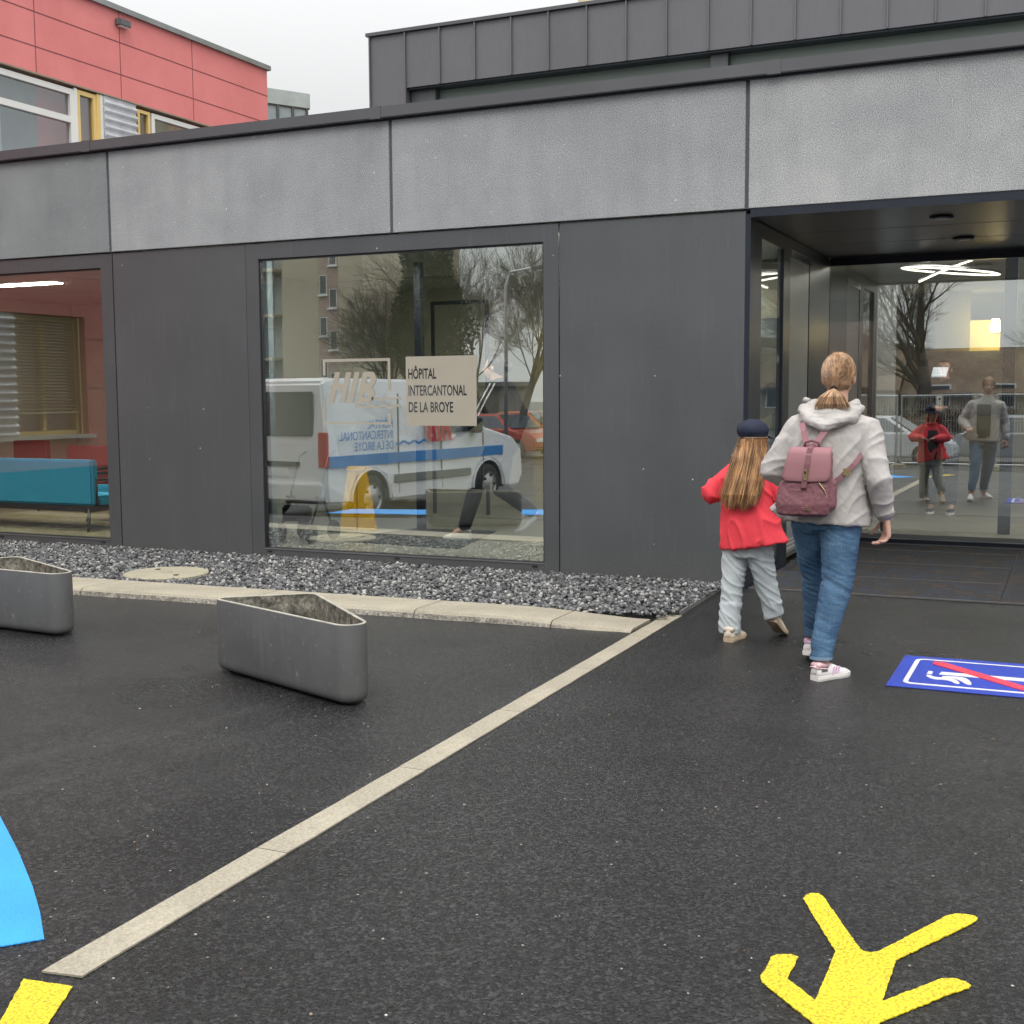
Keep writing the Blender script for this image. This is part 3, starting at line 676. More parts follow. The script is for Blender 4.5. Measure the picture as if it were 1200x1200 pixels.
MB().lathe([(.0, 0), (.05, 0), (.06, .03), (.045, .16), (.0, .165)], (-.98, 16.8, 2.2), 16).build('spot_glow', emat('spot_warm', (1, .8, .42), 14.), bld, smooth=True)
pl_ = bpy.data.lights.new('spot_lamp', 'SPOT'); pl_.energy = 22; pl_.spot_size = math.radians(110); pl_.spot_blend = .8; pl_.color = (1, .75, .35); pl_.shadow_soft_size = .06; po_ = bpy.data.objects.new('spot_lamp', pl_); C.objects.link(po_); po_.location = (-1.02, 16.55, 2.25); po_.rotation_euler = (math.radians(90), 0, math.radians(12))
MB().box(-3.2, 2.6, 16.2, 16.8, .1, 1.15).build('reception_desk', mat('desk', (.22, .2, .14), .5), bld)

# ring lamp: a warped loop of light under a dark profile
t = thing('ring_lamp', (-1.25, 13.1, 2.6), 'looped dark ring lamp with warm light hanging behind the entrance glass', 'ceiling lamp')
pts = [(-1.2 + .46 * math.sin(2 * PI * k / 64), 13.1 + .27 * math.cos(2 * PI * k / 64), 2.655 - .05 * math.sin(2 * PI * k / 64)) for k in range(64)]
bar = [(-1.475 + .49 * k / 12, 12.95 + .06 * math.sin(PI * k / 12), 2.548 + .187 * k / 12 + .018 * math.sin(PI * k / 12)) for k in range(13)]
glow = emat('ring_glow', (1, .9, .72), 4.)
m = MB(); m.tube(pts, .019, 8, closed=True); m.tube(bar, .016, 8); m.build('profile', M['black'], t, smooth=True)
m = MB(); m.tube([(x, y - .011, z - .013) for x, y, z in pts], .010, 8, closed=True); m.build('light_strip', glow, t, smooth=True)
MB().tube([(x, y - .010, z - .011) for x, y, z in bar], .010, 8).build('light_bar', glow, t, smooth=True)
m = MB()
for k in (4, 28, 44): m.tube([pts[k], (pts[k][0], pts[k][1], 2.742)], .003, 5)
m.build('suspension_wire', M['black'], t)

# waiting room furniture
blue_f = mat('turquoise_upholstery', (.035, .30, .47), .8, 0, .3, .06, 4, .12, 300, .2, 300); red_f = mat('wine_upholstery', (.22, .045, .04), .8, 0, .3, .08, 4, .1, 300)
leg_m = mat('dark_steel_leg', (.02, .02, .022), .4, .3)
def sofa(x0, x1, y, back, fab, label, face=1, seat_h=.42, top=.82, low=.36, cat='sofa'):
    t = thing(label and ('sofa' if cat == 'sofa' else 'armchair'), ((x0 + x1) / 2, y, .1), label, cat)
    s = face
    MB().box(x0, x1, min(y, y + s * .1), max(y, y + s * .1), low, top).build('backrest', fab, t, bevel=.02, smooth=False)
    MB().box(x0 + .01, x1 - .01, min(y + s * .101, y + s * .6), max(y + s * .101, y + s * .6), seat_h - .1, seat_h + .03).build('seat', fab, t, bevel=.025)
    MB().box(x0, x1, min(y, y + s * .6), max(y, y + s * .6), low - .06, low - .0).build('frame', leg_m, t) if low - .06 > .2 else None
    for lx in (x0 + .06, x1 - .06):
        for ly, q in ((y + s * .02, -.06), (y + s * .56, .05)):
            m = MB(); m.tube([(lx, ly, low - .02), (lx + (.03 if lx > (x0 + x1) / 2 else -.03), ly + s * q, .1)], [.02, .014], 8); m.build('leg', leg_m, t, smooth=True)
    for lx in (x0 - .0, x1):
        m = MB(); m.tube([(lx, y + s * .06, low), (lx, y + s * .06, .62), (lx, y + s * .5, .6), (lx, y + s * .52, low)], .016, 8); m.build('armrest', leg_m, t, smooth=True)
    return t
sofa(-11.0, -8.95, 9.48, None, blue_f, 'long turquoise sofa with its back to the left window', 1)
sofa(-12.55, -11.98, 12.0, None, red_f, 'wine red armchair under the mirrored blind, behind the middle of the turquoise sofa', -1, top=.90, cat='armchair')
sofa(-11.25, -10.45, 11.6, None, red_f, 'wide wine red armchair showing past the right end of the turquoise sofa', -1, top=.86, cat='armchair')
sofa(-9.80, -9.25, 10.3, None, blue_f, 'small turquoise seat at the right edge of the left window', 1, top=.5, cat='armchair')

# yellow folding floor stand
yel = mat('yellow_plastic', (.75, .43, .01), .45)
t = thing('floor_stand', (-6.55, 10.63, .1), 'yellow folding wet floor stand inside behind the middle window', 'floor sign')
for s in (-1, 1):
    MB().prism([(-6.77, .1), (-6.565, .1), (-6.565, .72), (-6.66, .72)] if s < 0 else [(-6.55, .1), (-6.34, .1), (-6.45, .72), (-6.55, .72)], 10.60, 10.64, 'y').build('panel', yel, t, bevel=.008)
MB().box(-6.66, -6.45, 10.59, 10.7, .70, .74).build('handle', yel, t)

# walking frame with wheels
t = thing('rollator', (-6.5, 9.6, .1), 'black wheeled walking frame parked behind the middle window', 'walking frame')
WX, WY = -6.5, 9.62
for dx in (-.17, .17):
    for dy in (-.18, .2):
        q = MB().lathe([(.035, -.014), (.085, -.018), (.092, -.008), (.092, .008), (.085, .018), (.035, .014)], (WX + dx, WY + dy, .192), 24, 'x'); q.build('wheel', M['rubber'], t, smooth=True)
for dx in (-.16, .16):
    m = MB(); m.tube([(WX + dx, WY - .2, .2), (WX + dx, WY - .02, .5), (WX + dx, WY + .14, .88), (WX + dx, WY + .26, .92)], .011, 8)
    m.tube([(WX + dx, WY + .2, .2), (WX + dx, WY + .05, .5), (WX + dx, WY - .08, .52)], .011, 8); m.build('side_frame', leg_m, t, smooth=True)
MB().box(WX - .16, WX + .16, WY - .12, WY + .1, .46, .49).build('seat', M['black'], t, bevel=.01)
MB().box(WX - .14, WX + .14, WY - .2, WY - .1, .3, .45).build('basket', M['black'], t, bevel=.02)

# ================================================================== vinyl lettering on the middle window
GY = Yf + .0293
t = thing('window_sign', (-4.76, GY, 1.196), 'beige square film with the hospital name cut out, stuck on the middle window', 'window sign')
MB().box(-5.086, -4.434, GY - .0012, GY, 1.197, 1.767).build('film', M['beige_vinyl'], t)
cutm = glassmat('cut_out_letter', .34, (.35, .38, .37))
def lm(txt, x, z, size, m_, par, y=GY - .0022, sx=.82, bold=0.):
    return text_mesh(txt, size, 'lettering', m_, par, Matrix.Translation((x, y, z)) @ Matrix.Rotation(PI / 2, 4, 'X'), sx, 0, bold, .0002)
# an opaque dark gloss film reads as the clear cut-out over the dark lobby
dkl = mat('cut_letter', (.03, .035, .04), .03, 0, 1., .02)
for s, z in (('HÔPITAL', 1.585), ('INTERCANTONAL', 1.447), ('DE LA BROYE', 1.310)):
    o = lm(s, 0, 0, .118, dkl, None, bold=.0022)
    wd = {'HÔPITAL': .262, 'INTERCANTONAL': .540, 'DE LA BROYE': .415}[s]
    me = o.data; xs_ = [v.co.x for v in me.vertices]; k = wd / (max(xs_) - min(xs_)); x0_ = min(xs_)
    me.transform(Matrix.Translation((-5.062, 0, z)) @ Matrix.Diagonal((k, 1, 1, 1)) @ Matrix.Translation((-x0_, 0, 0)))
    o.parent = t; me.transform(Matrix.Translation(-OFF[t.as_pointer()])); OFF[o.as_pointer()] = OFF[t.as_pointer()]
t = thing('window_logo', (-5.57, GY, 1.2), 'beige bracket and slanted HIB letters with waves on the middle window', 'window sign')
m = MB(); y0, y1 = GY - .0012, GY
bw = .024
m.box(-5.898, -5.235, y0, y1, 1.735, 1.759); m.box(-5.898, -5.874, y0, y1, 1.62, 1.735); m.box(-5.259, -5.235, y0, y1, 1.49, 1.735)
m.box(-5.898, -5.259, y0, y1, 1.205, 1.222); m.box(-5.898, -5.88, y0, y1, 1.222, 1.42); m.box(-5.259, -5.235, y0, y1, 1.205, 1.30)
m.build('bracket', M['beige_vinyl'], t)
def slant(polys, x, z, s, sh=.28): return [[(x + (px_ + pz_ * sh) * s, z + pz_ * s) for px_, pz_ in p] for p in polys]
HIB = [[(0, 0), (.2, 0), (.2, 1), (0, 1)], [(.2, .42), (.42, .42), (.42, .62), (.2, .62)], [(.42, 0), (.62, 0), (.62, 1), (.42, 1)],
       [(.74, 0), (.94, 0), (.94, 1), (.74, 1)],
       [(1.06, 0), (1.26, 0), (1.26, 1), (1.06, 1)], [(1.26, 0), (1.5, 0), (1.66, .12), (1.68, .3), (1.6, .45), (1.6, .46), (1.26, .46), (1.26, .32), (1.42, .32), (1.46, .24), (1.42, .17), (1.26, .17)],
       [(1.26, .46), (1.5, .46), (1.58, .56), (1.62, .75), (1.52, .93), (1.42, 1), (1.26, 1), (1.26, .83), (1.36, .83), (1.41, .74), (1.36, .63), (1.26, .63)]]
def waves(x0, x1, z, amp, th, n=3):
    P = [(x0 + (x1 - x0) * k / 30, z + amp * math.sin(2 * PI * n * k / 30)) for k in range(31)]
    return P, [(x, z_ + th) for x, z_ in P][::-1]
m = MB()
for p in slant(HIB, -5.85, 1.385, .262): m.prism(p, y0, y1, 'y')
m.build('letters', M['beige_vinyl'], t)
m = MB()
for (a, b_, z) in ((-5.42, -5.14, 1.41), (-5.58, -5.14, 1.345)):
    P, Q = waves(a, b_, z, .010, .02, 2.5 if a > -5.5 else 3.5)
    for k in range(30): m.prism([P[k], P[k + 1], Q[29 - k], Q[30 - k]], y0, y1, 'y')
m.build('waves', M['beige_vinyl'], t)

# ================================================================== planters
def planter_mat():
    m, nt = newmat('weathered_planter')
    p = N(nt, 'ShaderNodeBsdfPrincipled', Roughness=.62, Metallic=.0); o = N(nt, 'ShaderNodeOutputMaterial'); L(nt, p.outputs[0], o.inputs[0])
    a = tex(nt, 'Noise', 2.5, Detail=6., Roughness=.65); c = ramp(nt, a.outputs['Fac'], [(.3, (.070, .071, .071)), (.72, (.105, .106, .105))])
    s = tex(nt, 'Noise', 6, stretch=(3, 3, .6), Detail=4.); c = mixc(nt, ramp(nt, s.outputs['Fac'], [(.55, 0), (.8, .25)]), c, (.19, .185, .175))
    z = tex(nt, 'Noise', 26, Detail=6., Roughness=.75); c = mixc(nt, ramp(nt, z.outputs['Fac'], [(.62, 0), (.70, .6)]), c, (.33, .32, .30))
    L(nt, c, p.inputs['Base Color']); b = N(nt, 'ShaderNodeBump', Strength=.15, Distance=.004); L(nt, z.outputs['Fac'], b.inputs['Height']); L(nt, b.outputs[0], p.inputs['Normal'])
    return m
pm = planter_mat(); pin = mat('stained_inner_wall', (.085, .08, .073), .9, 0, .3, .55, 14, .5, 60, .5, 60, c2=(.17, .16, .13)); prim = mat('pale_rim', (.38, .36, .31), .7, 0, .4, .25, 14)
def rounded_poly(P, R, n=8):
    out = []
    for i, p in enumerate(P):
        a, b_, c = V(P[i - 1]), V(p), V(P[(i + 1) % len(P)]); u = (a - b_).normalized(); w_ = (c - b_).normalized()
        ang = math.acos(u.dot(w_)); d = R[i] / math.tan(ang / 2); cc = b_ + (u + w_).normalized() * (R[i] / math.sin(ang / 2))
        s = b_ + u * d; e = b_ + w_ * d; a0 = math.atan2(*(s - cc).yx); a1 = math.atan2(*(e - cc).yx)
        da = (a1 - a0 + PI) % (2 * PI) - PI
        out += [(cc.x + R[i] * math.cos(a0 + da * k / n), cc.y + R[i] * math.sin(a0 + da * k / n)) for k in range(n + 1)]
    return out
P0 = [V((-.615, .18)), V((.86, -.385)), V((-.175, .54))]
def offset_poly(P, d):
    n = len(P); out = []
    for i in range(n):
        a, b_, c = V(P[i - 1]), V(P[i]), V(P[(i + 1) % n]); t1 = (b_ - a); t2 = (c - b_)
        n1 = V((t1.y, -t1.x)).normalized() if t1.length > 1e-7 else V((0, 0)); n2 = V((t2.y, -t2.x)).normalized() if t2.length > 1e-7 else V((0, 0))
        nn = (n1 + n2); nn = nn.normalized() if nn.length > 1e-6 else n1
        out.append((b_.x - nn.x * d, b_.y - nn.y * d))
    return out
base = rounded_poly(P0, [.06, .085, .07])
def planter(cx, cy, rz, label, first=None):
    if first:
        t = copy_tree(first); t.location = (cx, cy, 0); t.rotation_euler.z = rz; t['label'] = label; return t
    t = thing('planter', (cx, cy, 0), label, 'planter', 'grey planters on the asphalt', rz)
    H_ = .385; r = []
    for d, z in ((.034, .012), (.02, .014), (.007, .026), (.0015, .045), (0, .065), (0, H_ - .004), (.002, H_)): r.append([(x, y, z) for x, y in offset_poly(base, d)])
    m = MB(); m.rings(r, cap=False); m.add(r[0], [tuple(range(len(base)))]); m.build('shell', pm, t, smooth=True, world=False)
    r = []
    for d, z in ((.002, H_), (.004, H_ + .003), (.016, H_ + .003), (.018, H_)): r.append([(x, y, z) for x, y in offset_poly(base, d)])
    MB().rings(r, cap=False).build('rim', prim, t, smooth=False, world=False)
    r = []
    for d, z in ((.018, H_), (.019, .2), (.022, .14)): r.append([(x, y, z) for x, y in offset_poly(base, d)])
    m = MB(); m.rings(r, cap=False); m.add(r[-1], [tuple(range(len(base)))]); m.build('inner_wall', pin, t, smooth=True, world=False)
    fr = []
    for d, z in ((.06, .0), (.06, .013)): fr.append([(x, y, z) for x, y in offset_poly(base, d)])
    MB().rings(fr).build('foot', M['black'], t, world=False)
    return t
p0 = planter(-3.55, 5.05, 0., 'grey wedge shaped planter standing whole on the asphalt before the middle window')
planter(-6.12, 5.66, .29, 'grey wedge shaped planter cut off by the left picture edge', p0)

# ================================================================== red wing behind and to the left
redm = mat('salmon_panel', (.70, .215, .21), .7, 0, .3, .04, 1.2, .05, 50, c2=(.73, .24, .235))
yfr = mat('yellow_frame', (.72, .52, .20), .5, 0, .4, .05); wfr = mat('white_frame', (.72, .72, .70), .45, 0, .4, .04)
shut = mat('corrugated_shutter', (.62, .64, .68), .4, .5)
rb = thing('red_building', (-15, 10, 0), 'salmon red panelled building with yellow and white windows rising behind the grey wing', 'building')
RX = -15.
m = MB(); Y0, Y1, ZT = 1.2, 21.15, 7.93
# wall with window openings: strips
def wall_rect(y0, y1, z0, z1): m.box(RX - .3, RX, y0, y1, z0, z1)
wall_rect(Y0, 2.2, .3, 6.5); wall_rect(Y0, Y1, 6.5, ZT); wall_rect(2.2, 5.3, 2.76, 6.5); wall_rect(2.2, 5.3, .3, .78); wall_rect(5.3, 8.9, .3, 6.5)
wall_rect(8.9, 19.3, 0, 4.6); wall_rect(19.3, Y1, 0, 6.5); wall_rect(8.9, 10.2, 4.6, 6.5)
wl = m.build('wall', redm, rb)
m = MB(); m.box(RX - 12, RX - .301, Y0 + .01, Y1 - .01, 0, ZT); m.build('wall', redm, rb)
m = MB()
for z in (7.43, 6.9): m.box(RX - .001, RX + .004, Y0, Y1, z - .008, z + .008)
for k in range(12):
    y = 18.83 - 1.9 * k
    if y > Y0: m.box(RX - .001, RX + .0035, y - .007, y + .007, 6.5, ZT)
for z in (1.6, 2.4, 3.4, 4.4, 5.4):
    m.box(RX - .001, RX + .004, Y0, 2.19, z - .008, z + .008); m.box(RX - .001, RX + .004, 5.31, 8.9, z - .008, z + .008)
m.build('panel_joint', mat('red_joint', (.22, .07, .07), .8), rb)
MB().box(RX - 12.1, RX + .06, Y0 - .05, Y1 + .06, ZT, ZT + .09).build('roof_edge', mat('roof_edge_metal', (.27, .29, .30), .4, .6), rb)
MB().box(RX - .3, RX + .01, Y0, 8.9, -.5, .299).build('plinth', mat('plinth_grey', (.08, .08, .08), .8), rb)
lp = MB().box(RX, RX + .12, 16.83, 17.1, 7.69, 7.80).build('wall_lamp', mat('lamp_grey', (.1, .11, .12), .5), rb, bevel=.01)
MB().box(RX + .02, RX + .1, 16.86, 17.07, 7.68, 7.69).build('lens', M['white'], lp)
MB().box(RX - .2, RX + .015, 10.2, 19.3, 6.475, 6.499).build('window_head', mat('head_trim', (.30, .24, .18), .6), rb)
def frame_yz(y0, y1, z0, z1, t_, m_, name='window', dep=(.10, .02), par=rb, glass=M['glass_mid'], inner=None):
    m = MB(); a, b_ = RX - dep[0], RX - dep[1]
    m.box(a, b_, y0, y0 + t_, z0, z1); m.box(a, b_, y1 - t_, y1, z0, z1); m.box(a, b_, y0 + t_, y1 - t_, z1 - t_, z1); m.box(a, b_, y0 + t_, y1 - t_, z0, z0 + t_)
    f = m.build(name, m_, par)
    MB().box(a + .02, a + .03, y0 + t_, y1 - t_, z0 + t_, z1 - t_).build('pane', glass, f)
    return f
zb = 4.62
f = frame_yz(10.3, 15.84, zb, 6.42, .09, wfr); MB().box(RX - .1, RX - .015, 10.39, 15.75, 5.88, 5.98).build('transom', wfr, f)
MB().box(RX - .1, RX - .016, 12.9, 12.99, 4.71, 5.879).build('transom', wfr, f)
f = frame_yz(15.90, 16.34, zb, 6.44, .07, yfr)
MB().box(RX - .15, RX - .01, 15.84, 15.90, zb, 6.45).build('jamb', wfr, rb); MB().box(RX - .15, RX - .005, 16.34, 16.42, zb, 6.46).build('jamb', yfr, rb); MB().box(RX - .15, RX - .002, 16.42, 16.48, zb, 6.46).build('jamb', wfr, rb)
def corrug(y0, y1, z0, z1, lab):
    n = int((z1 - z0) / .125); P = []
    for k in range(n * 6 + 1):
        z = z0 + (z1 - z0) * k / (n * 6); P.append((RX + .02 + .028 * math.sin(k * 2 * PI / 6), z))
    P += [(RX - .06, z1), (RX - .06, z0)]
    r = [[(x, y, z) for x, z in P] for y in (y0, y1)]; return MB().rings(r).build('shutter', shut, rb)
corrug(16.49, 17.28, zb, 6.46, ''); 
frame_yz(17.34, 17.66, zb, 6.42, .055, yfr)
frame_yz(17.70, 19.25, zb, 6.42, .08, wfr)
# small things on the inner side of the upper windows
MB().box(RX - .5, RX - .31, 10.3, 19.2, zb, 6.45).build('room_back', mat('dim_room', (.07, .07, .075), .8), rb)
cw_ = mat('pale_curtain_cloth', (.62, .62, .66), .8); cg_ = mat('grey_roller_blind', (.30, .30, .29), .8)
MB().box(RX - .28, RX - .24, 10.4, 14.5, zb, 6.4).build('curtain', cw_, rb); MB().box(RX - .28, RX - .25, 14.51, 15.25, zb, 6.4).build('blind', cg_, rb); MB().box(RX - .28, RX - .22, 15.5, 15.76, zb, 5.45).build('curtain', cw_, rb); MB().box(RX - .28, RX - .25, 17.7, 18.4, zb, 6.4).build('blind', cg_, rb)
for y in (16.05,): MB().lathe([(.0, 0), (.13, 0), (.15, .45), (.05, .5), (.0, .52)], (RX - .22, y, 4.72), 14).build('curtain', mat('pale_curtain', (.6, .6, .62), .8), rb, smooth=True)
# ground floor window with blind
f = frame_yz(2.3, 3.66, .84, 2.74, .07, yfr, dep=(.2, .12)); MB().box(RX - .2, RX - .11, 3.0, 3.08, .91, 2.67).build('sash', yfr, f)
m = MB()
for k in range(30):
    z = 1.24 + k * .05; m.add([(RX - .10, 2.32, z), (RX - .06, 2.32, z + .022), (RX - .06, 3.64, z + .022), (RX - .10, 3.64, z), (RX - .10, 2.32, z + .004), (RX - .06, 2.32, z + .026), (RX - .06, 3.64, z + .026), (RX - .10, 3.64, z + .004)], [(0, 1, 2, 3), (7, 6, 5, 4), (0, 4, 5, 1), (3, 2, 6, 7), (1, 5, 6, 2), (0, 3, 7, 4)])
m.box(RX - .105, RX - .055, 2.32, 3.64, 1.19, 1.215)
m.build('blind', mat('blind_slats', (.62, .56, .36), .5), f)
m = MB(); m.box(RX - .04, RX - .02, 2.31, 2.335, .84, 2.74); m.build('guide_rail', yfr, f)
corrug(3.72, 5.28, .84, 2.74, '')
MB().box(RX - .2, RX + .12, 2.15, 5.4, .78, .835).build('window_sill', wfr, rb)
MB().box(RX - .6, RX - .4, 2.2, 5.3, .7, 2.8).build('room_back', mat('dim_room2', (.09, .1, .09), .8), rb)

# grey roof pavilion behind, cream block behind
t = thing('roof_pavilion', (-22.3, 32.6, 0), 'small grey glazed roof pavilion just right of the red building', 'building')
A_, B_ = V((-22.9, 31.5)), V((-21.93, 33.15)); n_ = V((A_ - B_)).normalized(); side = V((-n_.y, n_.x)); side = side if side.x < 0 else -side
def quadbox(p, q, d, z0, z1): return [(p.x, p.y), (q.x, q.y), (q.x + d.x, q.y + d.y), (p.x + d.x, p.y + d.y)], z0, z1
pv = mat('pale_zinc_sheet', (.42, .47, .47), .4, .3, .5, .12, 2.)
m = MB(); P_, a, b_ = quadbox(A_, B_, side * 3, 10.29, 10.73); m.prism(P_, a, b_); m.build('fascia', pv, t)
m = MB(); s2 = (B_ - A_).normalized() * .0
P_, a, b_ = quadbox(A_ + side * .06, B_ + side * .06 - (B_ - A_) * .04, side * 2.8, 0, 10.26); m.prism(P_, a, b_); m.build('glazing', mat('pale_glazing', (.30, .36, .38), .15, 0, .8, .2, 1.), t)
m = MB(); P_, a, b_ = quadbox(A_ + side * .02, B_ + side * .02, side * 2.9, 10.26, 10.289); m.prism(P_, a, b_)
for k in (.1, .42, .68, .93):
    c = A_ + (B_ - A_) * k; m.prism([(c.x, c.y), (c.x + .035, c.y + .06), (c.x + .035 + side.x * .1, c.y + .06 + side.y * .1), (c.x + side.x * .1, c.y + side.y * .1)], 6, 10.26)
m.build('glazing_bar', M['frame_metal'], t)
t = thing('cream_building', (-8, 35, 0), 'cream coloured block peeping over the dark roof at the top edge', 'building')
MB().box(-11.8, -4, 30, 40, 0, 15).build('wall', mat('cream_render', (.62, .55, .36), .8), t)
MB().box(-11.85, -3.95, 29.95, 40.05, 15, 15.3).build('roof', M['cap_metal'], t)
m = MB(); [m.box(-11.6 + 1.9 * k, -10.6 + 1.9 * k, 29.93, 29.99, 12.2, 13.6) for k in range(4)]; m.build('window', M['glass_far'], t)
m = MB(); m.box(-11.82, -3.98, 29.96, 30, 11.1, 11.2); m.build('string_course', wfr, t)

# ================================================================== what the panes mirror: the car park side
beige = mat('beige_render', (.46, .41, .31), .85, 0, .3, .05, .3, .04, 3)
t = thing('apartment_building', (-46, -52, -.7), 'tall beige apartment block with a narrow stair window strip, mirrored in the middle window', 'building')
MB().box(-48.9, -42.6, -66, -52, -.7, 27).build('wall', beige, t)
MB().box(-62, -49.6, -66, -53.2, -.7, 27).build('wall', mat('greyish_render', (.36, .36, .36), .85), t)
MB().box(-49.6, -48.9, -66, -53, -.7, 27.2).build('wall', mat('pinkish_render', (.42, .34, .30), .85), t)
MB().box(-62.2, -42.4, -66.2, -51.8, 27, 27.5).build('roof', M['cap_metal'], t)
pink = mat('stair_strip', (.38, .28, .24), .85)
MB().box(-46.0, -44.5, -52.0, -51.97, -.7, 26.9).build('stair_strip', pink, t)
for k in range(9):
    z = 2.6 + 2.75 * k
    for dx, dz in ((-.68, .0), (.08, -.9)):
        m = MB(); x = -45.2 + dx; m.box(x, x + .56, -51.97, -51.93, z + dz, z + dz + 1.25); w_ = m.build('window', wfr, t)
        MB().box(x + .05, x + .51, -51.93, -51.92, z + dz + .06, z + dz + 1.2).build('pane', mat('window_dark', (.05, .06, .07), .1, 0, .8), w_) if k == 0 and dx < 0 else MB().box(x + .05, x + .51, -51.93, -51.92, z + dz + .06, z + dz + 1.2).build('pane', bpy.data.materials['window_dark'], w_)
        MB().box(x - .08, x + .64, -51.97, -51.8, z + dz - .1, z + dz).build('sill', M['white'], w_)
for k in range(8):
    z = .8 + 3.0 * k
    MB().box(-61.5, -49.7, -53.19, -51.9, z, z + .2).build('balcony', beige, t)
    m = MB(); [m.box(-61.5 + .35 * q, -61.46 + .35 * q, -51.95, -51.91, z + .2, z + 1.2) for q in range(34)]; m.box(-61.5, -49.7, -51.96, -51.9, z + 1.2, z + 1.26); m.build('railing', M['frame_metal'], t)
    MB().box(-61, -50.4, -53.19, -53.1, z + .2, z + 2.3).build('window', mat('balcony_glass', (.10, .15, .19), .1, 0, .8), t) if k == 0 else MB().box(-61, -50.4, -53.19, -53.1, z + .2, z + 2.3).build('window', bpy.data.materials['balcony_glass'], t)
t = thing('garage', (-44, -46, -.7), 'low concrete garage wall with a flat roof at the foot of the apartment block', 'building')
MB().box(-54, -30, -50, -46, -.7, 1.9).build('wall', mat('garage_render', (.24, .225, .19), .85, 0, .3, .15, .6), t)
MB().box(-54.3, -29.7, -50.3, -45.7, 1.9, 2.15).build('roof', mat('garage_roof', (.12, .12, .11), .8), t)
m = MB(); [m.box(-52 + 3.4 * k, -49.4 + 3.4 * k, -46.04, -45.99, -.7, 1.4) for k in range(6)]; m.build('garage_door', M['frame_metal'], t)
# brown roofed row of houses far behind, seen in the entrance panes
rm = mat('brown_tile_roof', (.115, .078, .052), .9, 0, .3, .25, 1., .3, 8); hw = mat('house_wall', (.38, .33, .25), .85, 0, .3, .1, .4)
def house(x0, x1, y, d, hw_, hr, label, grp=None):
    t = thing('row_house', ((x0 + x1) / 2, y, -.7), label, 'house', grp)
    MB().box(x0, x1, y - d, y, -.7, hw_).build('wall', hw, t)
    m = MB(); m.prism([(y + .5, hw_ - .1), (y - d / 2, hr), (y - d - .5, hw_ - .1), (y - d - .5, hw_ - .25), (y - d / 2, hr - .15), (y + .5, hw_ - .25)], x0 - .4, x1 + .4, 'x')
    rf = m.build('roof', rm, t)
    n = int((x1 - x0) / 3.2)
    for k in range(n):
        x = x0 + 1 + k * 3.2; w_ = MB().box(x, x + 1.2, y - .01, y + .04, .6, 1.9).build('window', wfr, t); MB().box(x + .08, x + 1.12, y + .04, y + .05, .68, 1.82).build('pane', bpy.data.materials['window_dark'], w_)
        if k % 2 == 0:
            s = (hr - hw_ + .1) / (d / 2 + .5); yy = y + .5 - (d / 2 + .5) * .45; zz = hw_ - .1 + (hr - hw_ + .1) * .45
            q = MB(); q.add([(x, yy + .5, zz - s * .5 + .06), (x + .8, yy + .5, zz - s * .5 + .06), (x + .8, yy - .5, zz + s * .5 + .06), (x, yy - .5, zz + s * .5 + .06), (x, yy + .5, zz - s * .5 - .05), (x + .8, yy + .5, zz - s * .5 - .05), (x + .8, yy - .5, zz + s * .5 - .05), (x, yy - .5, zz + s * .5 - .05)], [(0, 1, 2, 3), (7, 6, 5, 4), (0, 4, 5, 1), (1, 5, 6, 2), (2, 6, 7, 3), (3, 7, 4, 0)])
            q.build('skylight', mat('skylight', (.7, .72, .74), .2) if 'skylight' not in bpy.data.materials else bpy.data.materials['skylight'], rf)
    return t
house(-22, -9, -44, 9, 1.7, 4.2, 'brown roofed row house behind the bare trees, left one in the mirror image')
house(-8.4, 3, -46, 9, 1.5, 3.9, 'brown roofed row house with skylights behind the mirrored barrier fence')
house(3.6, 22, -48, 10, 1.9, 4.9, 'larger brown roofed row house beyond the entrance mirror image')

# trees
bark = mat('grey_bark', (.075, .062, .05), .95, 0, .2, .3, 3, .3, 20)
def branch_mesh(seed, h, spread=.55, depth=6, trunk_r=.2, kids=(2, 4), low=.28):
    R_ = random.Random(seed); T = MB(); B = MB()
    def grow(p, d, l, r, lev):
        mb = T if lev == 0 else B
        n = 4 if lev < 3 else 2; pts = [p]; rs = [r]; dd = d.copy(); r1 = r * (.62 if lev else .7)
        for k in range(n):
            dd = (dd + V((R_.gauss(0, .1), R_.gauss(0, .1), R_.gauss(.05, .06) if lev else 0))).normalized()
            pts.append(pts[-1] + dd * l / n); rs.append(r + (r1 - r) * (k + 1) / n)
        mb.tube(pts, rs, 7 if lev < 2 else (4 if lev < 4 else 3), cap=lev < 2)
        if lev >= depth: return
        nk = R_.randint(*kids) + (2 if lev == 0 else 0)
        for k in range(nk):
            f = (low + (1 - low) * (k + .6) / nk) if lev else (.55 + .45 * (k + .5) / nk)
            i = min(n - 1, int(f * n)); q = pts[i].lerp(pts[i + 1], f * n - i)
            az = R_.uniform(0, 2 * PI) + k * 2.4; ax = dd.orthogonal().normalized(); ax.rotate(Matrix.Rotation(az, 3, dd))
            tilt = R_.uniform(.6, 1.25) * spread * (1.25 - .5 * f)
            nd = (dd * math.cos(tilt) + ax * math.sin(tilt)).normalized()
            grow(q, nd, l * R_.uniform(.58, .8) * (1 if lev else .85), max(.006, rs[i] * R_.uniform(.38, .55)), lev + 1)
        grow(pts[-1], dd, l * .72, r1, lev + 1)
    grow(V((0, 0, 0)), V((R_.gauss(0, .03), R_.gauss(0, .03), 1)).normalized(), h * .30, trunk_r, 0)
    return T, B
